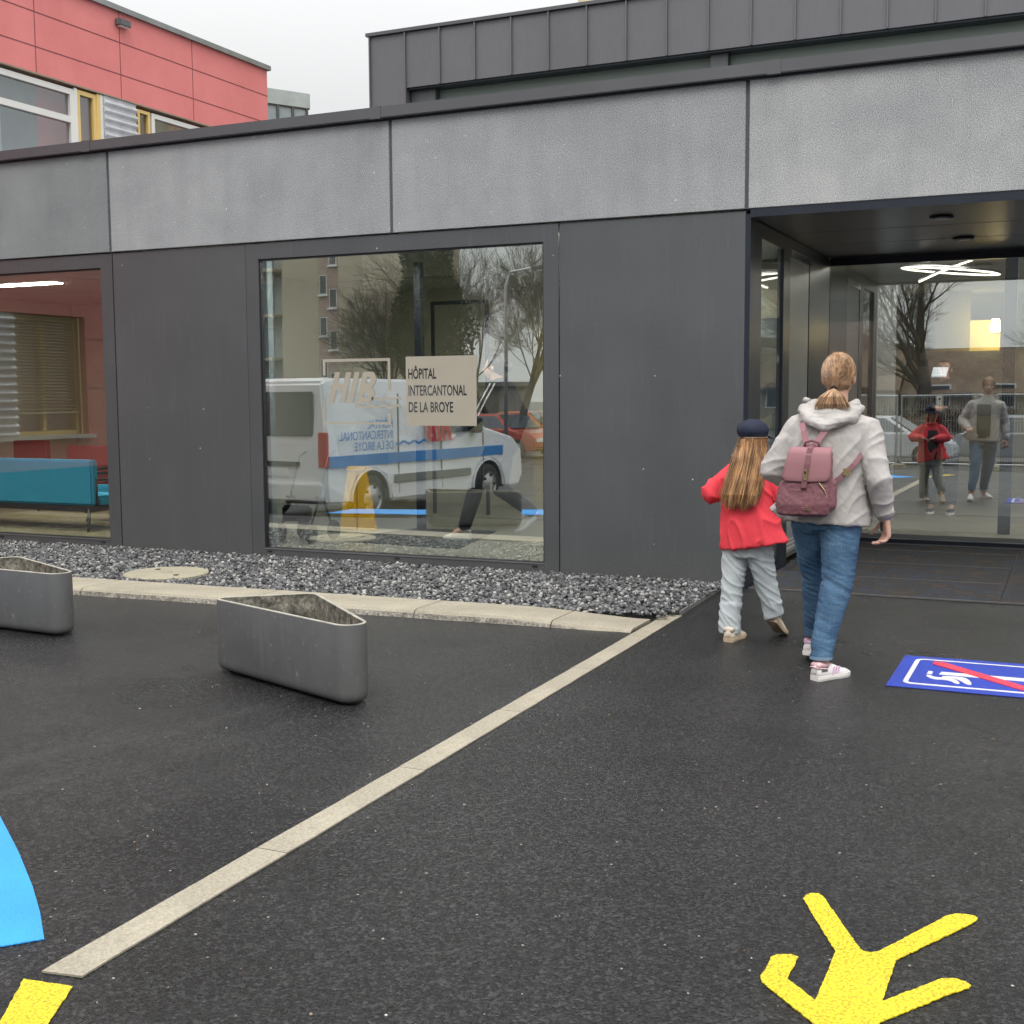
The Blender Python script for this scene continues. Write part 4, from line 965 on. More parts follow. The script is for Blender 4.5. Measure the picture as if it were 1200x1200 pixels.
def bare_tree(loc, seed, h, label, **k):
    t = thing('bare_tree', loc, label, 'tree', 'leafless winter trees by the car park'); T, B = branch_mesh(seed, h, **k)
    T.build('trunk', bark, t, world=False, smooth=True); B.build('crown', bark, t, world=False); return t
ta = bare_tree((-5.9, -30.7, -.75), 11, 11, 'broad leafless tree mirrored in the middle of the entrance pane', spread=.72, depth=6, trunk_r=.34)
tb = bare_tree((-19.0, -24, -.75), 5, 12, 'leafless tree mirrored at the right side of the middle window', spread=.6, depth=6, trunk_r=.17, kids=(3, 4))
def tcopy(src, loc, rz, s, label): c = copy_tree(src); c.location = loc; c.rotation_euler.z = rz; c.scale = (s, s, s); c['label'] = label; return c
tcopy(tb, (-30.4, -34, -.75), 2.1, .8, 'tall leafless tree mirrored right beside the beige apartment block')
tcopy(ta, (-.6, -35, -.75), 1.2, .8, 'leafless tree mirrored at the right edge of the entrance pane')
tcopy(tb, (-25.6, -36, -.75), 4.0, 1.1, 'leafless tree behind the dark evergreen, mirrored in the middle window')
tcopy(tb, (-13.0, -27, -.75), 5.2, .8, 'slim leafless tree standing before the left row house')
tcopy(tb, (4.6, -33, -.75), .6, 1., 'leafless tree standing before the larger row house')
leafm = mat('dark_conifer_leaf', (.020, .042, .026), .85, 0, .2, .4, .9, .3, 6, c2=(.035, .065, .035))
def evergreen(loc, h, r, seed, label):
    t = thing('evergreen_tree', loc, label, 'tree'); R_ = random.Random(seed)
    MB().tube([(0, 0, 0), (.1, 0, h * .5), (0, .1, h * .95)], [.3, .2, .04], 8).build('trunk', bark, t, world=False, smooth=True)
    m = MB()
    for _ in range(26000):
        z = R_.uniform(.06, 1) ; rr = r * (math.sin(min(1, (1.02 - z) * 1.7) * PI / 2)) * (.78 + .22 * math.sin(z * 17 + seed)) * math.sqrt(R_.uniform(.2, 1))
        a = R_.uniform(0, 2 * PI); rr *= 1 + .18 * math.sin(3 * a + z * 9)
        c = V((rr * math.cos(a), rr * math.sin(a), z * h)); s = R_.uniform(.06, .15)
        u = V((R_.gauss(0, 1), R_.gauss(0, 1), R_.gauss(0, .6))).normalized() * s; v_ = u.orthogonal().normalized() * s * .5
        m.add([c - u, c + v_, c + u, c - v_], [(0, 1, 2, 3)])
    m.build('crown', leafm, t, world=False); return t
evergreen((-27.0, -32, -.75), 15, 2.0, 2, 'dark ivy green evergreen tree mirrored in the middle of the window')
evergreen((-31.6, -41, -.75), 6, 1.6, 3, 'low dark evergreen mirrored beside the beige apartment block')
# winter hedges and a scrubby rise
hm = mat('winter_hedge_twigs', (.09, .062, .04), .95, 0, .2, .4, 1.2, .3, 9)
def hedge(x0, x1, y, h, seed, label):
    R_ = random.Random(seed); m = MB()
    for _ in range(int((x1 - x0) * 260)):
        c = V((R_.uniform(x0, x1), y + R_.gauss(0, .4), -.7)); hh = h * R_.uniform(.35, 1.08); d = V((R_.gauss(0, .14), R_.gauss(0, .14), 1)).normalized()
        p = c + d * hh * R_.uniform(.2, .6); q = p + (d + V((R_.gauss(0, .5), R_.gauss(0, .5), .3))).normalized() * R_.uniform(.25, .6); e = V((R_.uniform(.01, .03), .01, 0))
        m.add([p - e, p + e, q], [(0, 1, 2)])
    return tag(m.build('hedge', hm), label, 'hedge')
hedge(-12, 3, -33.5, 2.5, 1, 'long brown leafless hedge behind the mirrored barrier fence')
hedge(-27, -15, -27, 2.0, 2, 'brown leafless shrub row mirrored low in the middle window')

# barrier fence
t0 = thing('barrier_fence', (-5.6, -10.5, ground_z(0, -10.5)), 'first wire barrier panel from the left in the mirrored fence row', 'fence', 'mobile barrier fence panels')
gal = mat('galvanised', (.5, .52, .53), .35, .7)
m = MB(); m.tube([(-1.15, 0, .05), (-1.15, 0, 2), (1.15, 0, 2), (1.15, 0, .05)], .024, 8); m.tube([(-1.15, 0, .15), (1.15, 0, .15)], .02, 8); m.build('frame', gal, t0, world=False)
m = MB(); [m.box(-1.12 + .07 * k, -1.112 + .07 * k, -.004, .004, .16, 1.98) for k in range(33)]; [m.box(-1.12, 1.12, -.005, .005, .35 + .32 * k, .358 + .32 * k) for k in range(6)]; m.build('mesh', gal, t0, world=False)
m = MB(); [m.box(x - .11, x + .11, -.3, .3, 0, .12) for x in (-1.15, 1.15)]; m.build('foot_block', M['cover'], t0, world=False)
for k, lab in ((1, 'second wire barrier panel from the left in the mirrored fence row'), (2, 'third wire barrier panel from the left in the mirrored fence row'), (3, 'fourth wire barrier panel from the left in the mirrored fence row')):
    c = copy_tree(t0); c.location = (-5.6 + 2.4 * k, -10.5 - .1 * k, t0.location.z); c['label'] = lab

# cars
def car(loc, rz, paint, label, s=1.):
    t = thing('parked_car', loc, label, 'car', 'cars parked behind the camera', rz); t.scale = (s, s, s)
    prof = [(-2.1, .28), (-2.15, .55), (-2.05, .9), (-1.75, 1.0), (-1.45, 1.38), (-1.0, 1.48), (.2, 1.47), (.95, .98), (1.75, .86), (2.1, .66), (2.15, .35), (2.0, .24)]
    def W(z): return .86 if z < .95 else .86 - (z - .95) * .45
    m = MB(); m.rings([[(x, -W(z), z) for x, z in prof], [(x, W(z), z) for x, z in prof]]); m.build('body', paint, t, world=False, bevel=.05, smooth=False)
    win = bpy.data.materials['window_dark']
    for s_ in (-1, 1):
        m = MB(); P_ = [(-1.5, 1.0), (-1.28, 1.36), (-.95, 1.42), (.15, 1.41), (.78, 1.0)]; o_ = .012
        m.rings([[(x, s_ * (W(z) + o_ - .03), z) for x, z in P_], [(x, s_ * (W(z) + o_), z) for x, z in P_]]); m.build('side_window', win, t, world=False)
        for x in (-1.3, 1.3):
            q = MB().lathe([(.0, -.1), (.31, -.1), (.33, -.06), (.33, .06), (.31, .1), (.0, .1)], (x, s_ * .80, .32), 24, 'y').build('wheel', M['rubber'], t, world=False, smooth=True)
            MB().lathe([(.2, .0), (.2, .012), (.05, .02), (0, .02)], (x, s_ * .80 + (.1 if s_ > 0 else -.12), .32), 16, 'y').build('rim', M['chrome'], q, world=False)
        MB().box(2.08, 2.14, s_ * .62 - .16, s_ * .62 + .16, .56, .68).build('headlight', M['white'], t, world=False)
        MB().box(-2.17, -2.1, s_ * .65 - .13, s_ * .65 + .13, .62, .86).build('tail_light', mat('tail_red', (.5, .02, .02), .3) if 'tail_red' not in bpy.data.materials else bpy.data.materials['tail_red'], t, world=False)
    m = MB(); m.add([(.28, -.62, 1.43), (.28, .62, 1.43), (.93, .74, 1.0), (.93, -.74, 1.0), (.30, -.62, 1.46), (.30, .62, 1.46), (.96, .74, 1.02), (.96, -.74, 1.02)], [(4, 5, 6, 7), (0, 3, 2, 1), (0, 1, 5, 4), (1, 2, 6, 5), (2, 3, 7, 6), (3, 0, 4, 7)]); m.build('windscreen', win, t, world=False)
    MB().box(-2.17, -2.14, -.26, .26, .45, .56).build('number_plate', M['white'], t, world=False)
    return t
redp = mat('red_car_paint', (.42, .06, .03), .25, .2, .5, .03, coat=.6); whp = mat('white_car_paint', (.7, .72, .74), .25, 0, .5, .02, coat=.6)
orp = mat('orange_car_paint', (.6, .16, .02), .3, .1, .5, .03, coat=.6); gyp = mat('silver_car_paint', (.35, .37, .4), .3, .5, .5, .03, coat=.6)
car((-18.3, -21.5, -.7), .3, redp, 'red car parked in the far row, mirrored right of the walking visitor')
car((-19.9, -27.5, -.7), .2, orp, 'orange car mirrored low at the right edge of the middle window')
car((-5.2, -13.8, -.7), .1, whp, 'white car parked behind the left barrier fence panels')
car((-1.2, -14.6, -.7), .0, gyp, 'silver car parked behind the right barrier fence panels')
car((-9.6, -16.8, -.7), .15, whp, 'white car parked between the orange car and the barrier fence')
# lamp posts
for x, y, lab in ((-16.2, -17, 'thin grey street lamp mirrored right of the walking visitor'), (-9.2, -26, 'thin grey street lamp near the row houses')):
    t = thing('street_lamp', (x, y, -.7), lab, 'street lamp')
    MB().tube([(x, y, -.7), (x, y, 4.8), (x + .15, y, 5.2), (x + 1.0, y, 5.3)], [.07, .05, .04, .035], 10).build('pole', gal, t, smooth=True)
    MB().box(x + .9, x + 1.5, y - .12, y + .12, 5.24, 5.33).build('lamp_head', M['frame_metal'], t, bevel=.02)

# ================================================================== delivery van (outside the left picture edge, mirrored in the window)
vr = thing('delivery_van', (-9.72, 3.35, ground_z(-9.3, 3.0) - .02), 'white hospital van with a blue side stripe and red letters, mirrored in the middle window', 'van')
vr.rotation_euler = (0, 0, -PI / 2 + .12); vw = mat('white_van_paint', (.78, .79, .80), .28, 0, .5, .02, coat=.7)
def vW(z): return .95 if z < 1.1 else .95 - (z - 1.1) * .16
prof = [(-.93, .30), (-.96, .55), (-.95, 1.1), (-.88, 1.9), (-.8, 1.96), (1.7, 1.95), (2.15, 1.86), (2.95, 1.22), (3.75, 1.05), (3.98, .85), (4.02, .45), (3.9, .26), (3.45, .26), (3.40, .45), (3.28, .62), (3.1, .70), (2.86, .70), (2.68, .62), (2.55, .45), (2.5, .26), (.45, .26), (.40, .45), (.28, .62), (.1, .70), (-.14, .70), (-.32, .62), (-.42, .45), (-.46, .28)]
m = MB(); m.rings([[(x, -vW(z), z) for x, z in prof], [(x, -vW(z) * .0 - .0, z) for x, z in prof], [(x, vW(z), z) for x, z in prof]]); m.build('body', vw, vr, world=False, bevel=.035, seg=2)
win = bpy.data.materials['window_dark']; grey = mat('grey_trim', (.16, .17, .17), .6)
for s_ in (-1, 1):
    P_ = [(1.75, 1.18), (1.75, 1.72), (2.1, 1.72), (2.72, 1.22), (2.72, 1.18)]
    MB().rings([[(x, s_ * (vW(z) - .02), z) for x, z in P_], [(x, s_ * (vW(z) + .006), z) for x, z in P_]]).build('side_window', win, vr, world=False)
    P_ = [(-.90, .78), (3.4, .78), (3.4, .93), (-.90, .93)]
    MB().rings([[(x, s_ * .94, z) for x, z in P_], [(x, s_ * .955, z) for x, z in P_]]).build('stripe', mat('van_blue', (.03, .22, .55), .35) if 'van_blue' not in bpy.data.materials else bpy.data.materials['van_blue'], vr, world=False)
    MB().box(.5, 2.45, min(s_ * .95, s_ * .972), max(s_ * .95, s_ * .972), .50, .62).build('rubbing_strip', grey, vr, world=False, bevel=.01)
    for wx in (0, 2.98):
        w_ = MB().lathe([(.0, -.1), (.2, -.11), (.31, -.1), (.335, -.05), (.335, .05), (.31, .1), (.2, .11), (0, .1)], (wx, s_ * .84, .33), 32, 'y').build('wheel', M['rubber'], vr, world=False, smooth=True)
        MB().lathe([(.205, 0), (.205, .012), (.17, .004), (.1, .016), (.04, .022), (0, .022)], (wx, s_ * .84 + (.11 if s_ > 0 else -.132), .33), 20, 'y').build('rim', M['chrome'], w_, world=False)
        q = MB(); [q.lathe([(.025, 0), (.025, .006), (0, .006)], (wx + .15 * math.cos(a), s_ * .84 + (.125 if s_ > 0 else -.131), .33 + .15 * math.sin(a)), 8, 'y') for a in [k * 1.2566 for k in range(5)]]; q.build('rim_hole', M['black'], w_, world=False)
    m = MB()
    for wx in (0, 2.98): m.tube([(wx + .43 * math.cos(a), s_ * .935, .30 + .42 * math.sin(a)) for a in [PI * k / 12 for k in range(13)]], .022, 6)
    m.build('wheel_arch', vw, vr, world=False)
    MB().box(-.965, -.90, s_ * .88 - .07, s_ * .88 + .07, .78, 1.25).build('tail_light', bpy.data.materials['tail_red'], vr, world=False, bevel=.01)
    MB().box(3.78, 4.0, s_ * .72 - .16, s_ * .72 + .16, .78, .94).build('headlight', M['chrome'], vr, world=False, bevel=.02)
    MB().box(2.45, 2.62, s_ * 1.0 - .09, s_ * 1.0 + .09, 1.15, 1.38).build('side_mirror', M['black'], vr, world=False, bevel=.02)
m = MB(); m.box(-.972, -.90, -.72, .72, 1.2, 1.78); m.build('rear_window', win, vr, world=False, bevel=.02)
MB().box(-1.03, -.93, -.9, .9, .34, .58).build('rear_bumper', vw, vr, world=False, bevel=.02)
MB().box(-.975, -.94, -.3, .3, .66, .78).build('number_plate', M['white'], vr, world=False)
MB().box(-.985, -.94, -.5, .5, .80, .86).build('handle_bar', M['black'], vr, world=False)
m = MB(); m.add([(2.12, -.78, 1.86), (2.12, .78, 1.86), (2.93, .86, 1.24), (2.93, -.86, 1.24), (2.15, -.78, 1.88), (2.15, .78, 1.88), (2.96, .86, 1.25), (2.96, -.86, 1.25)], [(4, 5, 6, 7), (0, 3, 2, 1), (0, 1, 5, 4), (1, 2, 6, 5), (2, 3, 7, 6), (3, 0, 4, 7)]); m.build('windscreen', win, vr, world=False)
m = MB()
for x in (.62, 1.68, 2.82): m.box(x, x + .008, .93, .9552, .36, 1.75 if x < 2 else 1.15)
m.build('door_gap', grey, vr, world=False)
# lettering on the van's left flank (+y side; forward = +x, so text runs towards the rear)
def flank(polys, m_, name):
    q = MB()
    for p in polys: q.prism([(-x + 0, z) for x, z in p], .953, .957, 'y')
    return q.build(name, m_, vr, world=False)
vred = mat('van_red_letters', (.55, .015, .04), .4)
flank([[(x, z) for x, z in p] for p in slant(HIB, -1.95, 1.05, .36)], vred, 'logo')
P, Q = waves(-1.3, -.55, 1.04, .02, .035, 3); flank([[P[k], P[k + 1], Q[29 - k], Q[30 - k]] for k in range(30)], bpy.data.materials['van_blue'], 'waves')
for i, s in enumerate(('HÔPITAL', 'INTERCANTONAL', 'DE LA BROYE')):
    o = text_mesh(s, .17, 'lettering', bpy.data.materials['van_blue'], None, Matrix.Translation((.5, .9545, 1.28 - .15 * i)) @ Matrix.Rotation(PI, 4, 'Z') @ Matrix.Rotation(PI / 2, 4, 'X'), .85, 0, 0, .001)
    o.parent = vr; OFF[o.as_pointer()] = V((0, 0, 0))
# ================================================================== people
skin = mat('skin', (.60, .36, .27), .55, 0, .4, .05, 12, .04, 120, .1, 200)
def fabric(name, c, fine=.1, fs=350, rough=.85, var=.07, sheen=.0, c2=None, bump=.15, bs=400, vs=5):
    return mat(name, c, rough, 0, .25, var, vs, fine, fs, bump, bs, sheen=sheen, c2=c2, bd=.001)
def denim():
    m, nt = newmat('blue_denim')
    p = N(nt, 'ShaderNodeBsdfPrincipled', Roughness=.85); o = N(nt, 'ShaderNodeOutputMaterial'); L(nt, p.outputs[0], o.inputs[0]); p.inputs['Specular IOR Level'].default_value = .2
    a = tex(nt, 'Noise', 7, Detail=4.); c = ramp(nt, a.outputs['Fac'], [(.35, (.050, .105, .19)), (.7, (.105, .20, .315))])
    g = tex(nt, 'Noise', 260, Detail=2.); c = mixc(nt, 1., c, ramp(nt, g.outputs['Fac'], [(.3, .6), (.7, 1.45)]), 'MULTIPLY')
    w_ = tex(nt, 'Noise', 16, stretch=(1, 1, 4.5), Detail=3., Distortion=.6); c = mixc(nt, ramp(nt, w_.outputs['Fac'], [(.52, 0), (.66, .22)]), c, (.22, .32, .43))
    L(nt, c, p.inputs['Base Color']); return m
den = denim()
def hairmat(name, dark, mid, light):
    m, nt = newmat(name)
    p = N(nt, 'ShaderNodeBsdfPrincipled', Roughness=.42); o = N(nt, 'ShaderNodeOutputMaterial'); L(nt, p.outputs[0], o.inputs[0])
    ge = nt.nodes.new('ShaderNodeNewGeometry'); r = ramp(nt, ge.outputs['Random Per Island'], [(0., dark), (.5, mid), (1., light)])
    n = tex(nt, 'Noise', 30, stretch=(1, 1, .12), Detail=3.); r = mixc(nt, 1., r, ramp(nt, n.outputs['Fac'], [(.35, .6), (.65, 1.35)]), 'MULTIPLY')
    L(nt, r, p.inputs['Base Color']); return m
hair_w = hairmat('blond_hair', (.22, .115, .06), (.42, .26, .155), (.62, .42, .25))
hair_c = hairmat('child_hair', (.16, .075, .035), (.36, .19, .085), (.58, .36, .17))
hair_d = hairmat('dark_hair', (.01, .008, .007), (.02, .015, .012), (.04, .03, .025))
eyew = mat('eye_white', (.7, .68, .66), .2, 0, .5, .02); iris = mat('iris', (.05, .04, .03), .2)

def hand_prims(mb, wrist, d, up_, side, curl, s=1., grip=0.):
    """palm plus five unequal fingers; d = wrist->knuckles, up_ = back of hand, side = towards the thumb"""
    wrist, d, up_, side = V(wrist), V(d).normalized(), V(up_).normalized(), V(side).normalized()
    k = wrist + d * .085 * s
    for o in (-.028, -.009, .011, .029): mb.cone(wrist + side * o * .6 * s, k + side * o * s, .0145 * s, .0115 * s, 10)
    for o, l, c0 in ((.030, .068, 0), (.010, .078, .02), (-.010, .072, .04), (-.029, .056, .08)):
        p = k + side * o * s; dd = d.copy(); ax = d.cross(up_).normalized()
        for j, f in enumerate((.45, .32, .23)):
            dd.rotate(Matrix.Rotation(-(curl + c0) * (1, 1.15, .8)[j], 3, ax)) if True else None
            q = p + dd * l * f * s; mb.cone(p, q, (.0088, .0080, .0072)[j] * s, (.0080, .0072, .0062)[j] * s, 8); p = q
    p = wrist + side * .022 * s + d * .02 * s; dd = (d * .62 + side * .78 - up_ * .25).normalized()
    for f, r in ((.040, .0125), (.030, .0098), (.024, .0085)):
        q = p + dd * f * s; mb.cone(p, q, r * s, (r - .0012) * s, 8); p = q; dd = (dd + d * .45 - up_ * (.2 + grip)).normalized()
def head_prims(mb, c, f, s=1., face=True):
    """c = head centre, f = facing (horizontal)"""
    c, f = V(c), V(f).normalized(); r = V((f.y, -f.x, 0)); u = V((0, 0, 1))
    rz = math.atan2(f.y, f.x) - PI / 2
    mb.ell(c + u * .022 * s - f * .010 * s, (.074 * s, .092 * s, .088 * s), (0, 0, rz), 20)
    mb.ell(c - u * .042 * s + f * .026 * s, (.057 * s, .060 * s, .062 * s), (0, 0, rz), 16)
    mb.ell(c - u * .092 * s + f * .056 * s, (.022 * s, .020 * s, .016 * s), (0, 0, rz), 10)       # chin
    mb.cone(c + u * .005 * s + f * .083 * s, c - u * .030 * s + f * .104 * s, .0095 * s, .0135 * s, 8)   # nose
    for q in (-1, 1):
        mb.cone(c - u * .035 * s + f * .092 * s, c - u * .037 * s + f * .090 * s + r * q * .014 * s, .009 * s, .007 * s, 8)
        mb.ell(c + r * q * .078 * s - u * .012 * s - f * .002 * s, (.010 * s, .019 * s, .032 * s), (0, 0, rz), 10)   # ear
        mb.cone(c + r * q * .012 * s + u * .024 * s + f * .080 * s, c + r * q * .044 * s + u * .022 * s + f * .066 * s, .010 * s, .009 * s, 8)   # brow
        mb.ell(c + r * q * .038 * s - u * .026 * s + f * .055 * s, (.024 * s, .022 * s, .022 * s), (0, 0, rz), 10)   # cheek
    for dz, rr in ((-.060, .0075), (-.069, .0085)): mb.cone(c - u * -dz * s + r * .018 * s + f * .080 * s, c - u * -dz * s - r * .018 * s + f * .080 * s, rr * s, rr * s, 8)
def face_bits(t, c, f, s, hairm=None):
    c, f = V(c), V(f).normalized(); r = V((f.y, -f.x, 0)); u = V((0, 0, 1))
    for q in (-1, 1):
        e = c + r * q * .030 * s + u * .004 * s + f * .071 * s
        o = MB().ell(e, (.0125 * s,) * 3, None, 12).build('eye', eyew, t, smooth=True)
        MB().ell(e + f * .009 * s, (.006 * s,) * 3, None, 10).build('iris', iris, o, smooth=True)
    m = MB(); [m.cone(c + r * q * .018 * s + u * .030 * s + f * .088 * s, c + r * q * .046 * s + u * .030 * s + f * .074 * s, .004 * s, .003 * s, 6) for q in (-1, 1)]
    m.build('eyebrow', hairm or hair_d, t)
    m = MB(); m.cone(c - u * .065 * s + r * .017 * s + f * .087 * s, c - u * .065 * s - r * .017 * s + f * .087 * s, .0045 * s, .0045 * s, 6); m.build('lips', mat('lips', (.42, .14, .12), .4) if 'lips' not in bpy.data.materials else bpy.data.materials['lips'], t, smooth=True)

def fold(sc_, amp, stretch=(1, 1, 1), seed=0):
    def f(c, n):
        p = V((c.x * stretch[0] + seed, c.y * stretch[1], c.z * stretch[2]))
        a = noise.noise(p * sc_); b = 1 - abs(noise.noise(p * sc_ * 2.1 + V((3, 1, 7)))) * 2
        return amp * (a * .7 + max(0, b - .45) * .9) + .0015 * noise.noise(c * 60)
    return f
def ering(cx, cy, z, rx, ry, rot=0., n=28, pw=2.3, tilt=(0, 0)):
    P_ = []
    for k in range(n):
        a = 2 * PI * k / n; ca, sa = math.cos(a), math.sin(a)
        x = rx * math.copysign(abs(ca) ** (2 / pw), ca); y = ry * math.copysign(abs(sa) ** (2 / pw), sa)
        P_.append((cx + x * math.cos(rot) - y * math.sin(rot), cy + x * math.sin(rot) + y * math.cos(rot), z + tilt[0] * x + tilt[1] * y))
    return P_

def shoe(t, heel, toe_dir, Lg, Wd, mats, pitch=0., name='shoe', stripes=None, lift=0.):
    """heel = ground point under the heel back; pitch lifts the heel about the ball of the foot"""
    f = V((toe_dir[0], toe_dir[1], 0)).normalized(); r = V((f.y, -f.x, 0)); h0 = V((heel[0], heel[1], 0))
    ball = h0 + f * Lg * .70
    def X(a, b, z):
        p = h0 + f * a * Lg + r * b * Wd + V((0, 0, z)); d = p - ball; al = d.dot(f); zz = d.z
        pt = pitch if a < .72 else pitch * .35
        al2 = al * math.cos(pt) + zz * math.sin(pt); z2 = -al * math.sin(pt) + zz * math.cos(pt)
        return ball + f * al2 + r * (d.dot(r)) + V((0, 0, z2 + lift))
    out = [(0., .30), (.05, .40), (.2, .42), (.45, .40), (.65, .49), (.8, .46), (.93, .32), (1., .10)]
    o2 = [(a, w_) for a, w_ in out] + [(a, -w_ * .95) for a, w_ in out[::-1]]
    m = MB(); th = .026 * Lg / .25
    m.rings([[X(a, b_ * .96, 0) for a, b_ in o2], [X(a, b_ * 1.03, th * .45) for a, b_ in o2], [X(a, b_ * .99, th) for a, b_ in o2]])
    so = m.build('sole', mats[1], t, smooth=False)
    secs = [(.01, .30, .078), (.06, .36, .088), (.16, .37, .082), (.28, .36, .074), (.4, .35, .080), (.52, .37, .074), (.65, .42, .060), (.78, .41, .048), (.9, .31, .040), (.98, .12, .030)]
    rg = []; k_ = Lg / .25
    for a, w_, h in secs:
        rg.append([X(a, w_ * math.cos(q) * (1 - .25 * max(0, math.sin(q)) ** 2), th * .8 + max(0, math.sin(q)) ** .75 * (h * k_ - th * .8)) for q in [PI * j / 12 for j in range(13)]] + [X(a, 0, th * .8)])
    up_o = MB().rings(rg).build(name, mats[0], t, smooth=True)
    cr = []
    for a, h in ((.015, .086), (.08, .094), (.18, .088), (.29, .082)):
        cr.append([X(a, w2, h2) for w2, h2 in ((.33, h * k_ - .018), (.30, h * k_), (.15, h * k_ + .004), (-.15, h * k_ + .004), (-.30, h * k_), (-.33, h * k_ - .018))])
    MB().rings(cr).build('collar', mats[2], t, smooth=True)
    if stripes:
        m = MB()
        for q in (-1, 1):
            for j in range(3):
                a = .38 + .075 * j; m.add([X(a, q * .385, .030 * k_), X(a + .03, q * .39, .030 * k_), X(a + .085, q * .355, .066 * k_), X(a + .055, q * .35, .068 * k_), X(a, q * .36, .030 * k_), X(a + .03, q * .36, .030 * k_), X(a + .085, q * .32, .062 * k_), X(a + .055, q * .32, .064 * k_)],
                                      [(0, 1, 2, 3), (7, 6, 5, 4), (0, 4, 5, 1), (1, 5, 6, 2), (2, 6, 7, 3), (3, 7, 4, 0)])
        m.build('side_stripe', stripes, up_o)
        m = MB()
        for j in range(5):
            a = .085 + .036 * j; m.add([X(a, .368, .046), X(a + .02, .368, .046), X(a + .02, .368, .060), X(a, .368, .060), X(a, .34, .046), X(a + .02, .34, .046), X(a + .02, .34, .060), X(a, .34, .060)], [(0, 1, 2, 3), (0, 4, 5, 1), (1, 5, 6, 2), (2, 6, 7, 3), (3, 7, 4, 0)])
        m.build('heel_mark', grey, up_o)
        m = MB(); m.tube([X(-.008, -.26, .068), X(-.012, 0, .071), X(-.008, .26, .068), X(.1, .375, .066), X(.25, .365, .058)], .0035, 6); m.build('trim', mats[2], up_o)
    return X
def strand_hair(paths, n, r, jitter, seed, taper=.4, flat=.5):
    """bundle of thin locks between guide curves; paths = list of guide polylines ordered across the head"""
    R_ = random.Random(seed); m = MB()
    for k in range(n):
        u = R_.random() * (len(paths) - 1); i = min(len(paths) - 2, int(u)); f = u - i; a, b_ = paths[i], paths[i + 1]
        j0 = V((R_.gauss(0, 1), R_.gauss(0, 1), 0)) * jitter; P_ = []
        ph = R_.uniform(0, 6.28); wv = R_.uniform(.2, 1.); nn = len(a); cut = R_.random()
        for q in range(nn):
            t_ = q / (nn - 1); p = V(a[q]).lerp(V(b_[q]), f) + j0 * (.25 + t_) + V((math.sin(ph + t_ * 7), math.cos(ph * 1.3 + t_ * 6), 0)) * jitter * wv * t_
            P_.append(p)
        P_[-1] = P_[-2].lerp(P_[-1], .35 + .65 * cut)
        rs = [r * (1 - .2 * abs(2 * q / (nn - 1) - 1)) * (1 if q < nn - 1 else taper * .4) * R_.uniform(.85, 1.15) for q in range(nn)]
        m.tube(P_, rs, 5)
    return m

# ------------------------------------------------------------------ the woman
jk = fabric('pale_parka', (.44, .415, .395), .05, 200, .7, .05, c2=(.50, .475, .455), bump=.1)
WO = V((-1.14, 6.40, 0))
wt = thing('person', WO, 'woman in a pale parka and blue jeans walking to the entrance with a pink backpack', 'person')
hc = V((-1.108, 6.42, 1.532)); fwd = V((.10, 1, 0)).normalized()
b = MB(); head_prims(b, hc, fwd)
b.cone(hc - V((0, .02, .06)), (-1.115, 6.395, 1.33), .052, .058, 14)
for z, rx, ry in (): pass
b.rings([ering(-1.155, 6.40, .80, .150, .105), ering(-1.155, 6.40, .92, .155, .11), ering(-1.15, 6.40, 1.05, .125, .09), ering(-1.14, 6.40, 1.2, .145, .095), ering(-1.125, 6.40, 1.32, .14, .07), ering(-1.12, 6.395, 1.37, .06, .05)])
shL, elL, wrL = V((-1.292, 6.40, 1.262)), V((-1.425, 6.385, 1.055)), V((-1.335, 6.60, .965))
shR, elR, wrR = V((-.968, 6.395, 1.250)), V((-.893, 6.345, 1.02)), V((-.866, 6.425, .835))
for a, c_, d_, in ((shL, elL, wrL), (shR, elR, wrR)):
    b.cone(a, c_, .046, .036); b.cone(c_, d_, .036, .0235)
b.cone(shL, (-1.12, 6.4, 1.33), .05, .055); b.cone(shR, (-1.12, 6.4, 1.33), .05, .055)
hand_prims(b, wrL + (wrL - elL).normalized() * .015, (.15, 1, .05), (-.35, 0, 1), (.9, 0, .3), .35)
hand_prims(b, wrR + V((0, .003, -.010)), (.06, .05, -1), (.85, .5, .05), (-.5, .85, .0), .58, 1.12, grip=.3)
# legs: skin continues below the jeans
hpL, knL, anL = V((-1.235, 6.41, .86)), V((-1.236, 6.555, .47)), V((-1.264, 6.70, .125))
hpR, knR, anR = V((-1.07, 6.40, .86)), V((-1.075, 6.35, .47)), V((-1.142, 6.285, .095))
b.cone(hpL, knL, .07, .046); b.cone(knL, anL, .044, .033); b.cone(hpR, knR, .07, .05); b.cone(knR, anR, .048, .034)
b.cone(anR, anR + V((.014, .022, -.045)), .033, .03); b.cone(anL, anL + V((.0, .02, -.04)), .032, .028)
organic(b, 'body', skin, wt, .0055, 3)
face_bits(wt, hc, fwd, 1., hair_w)
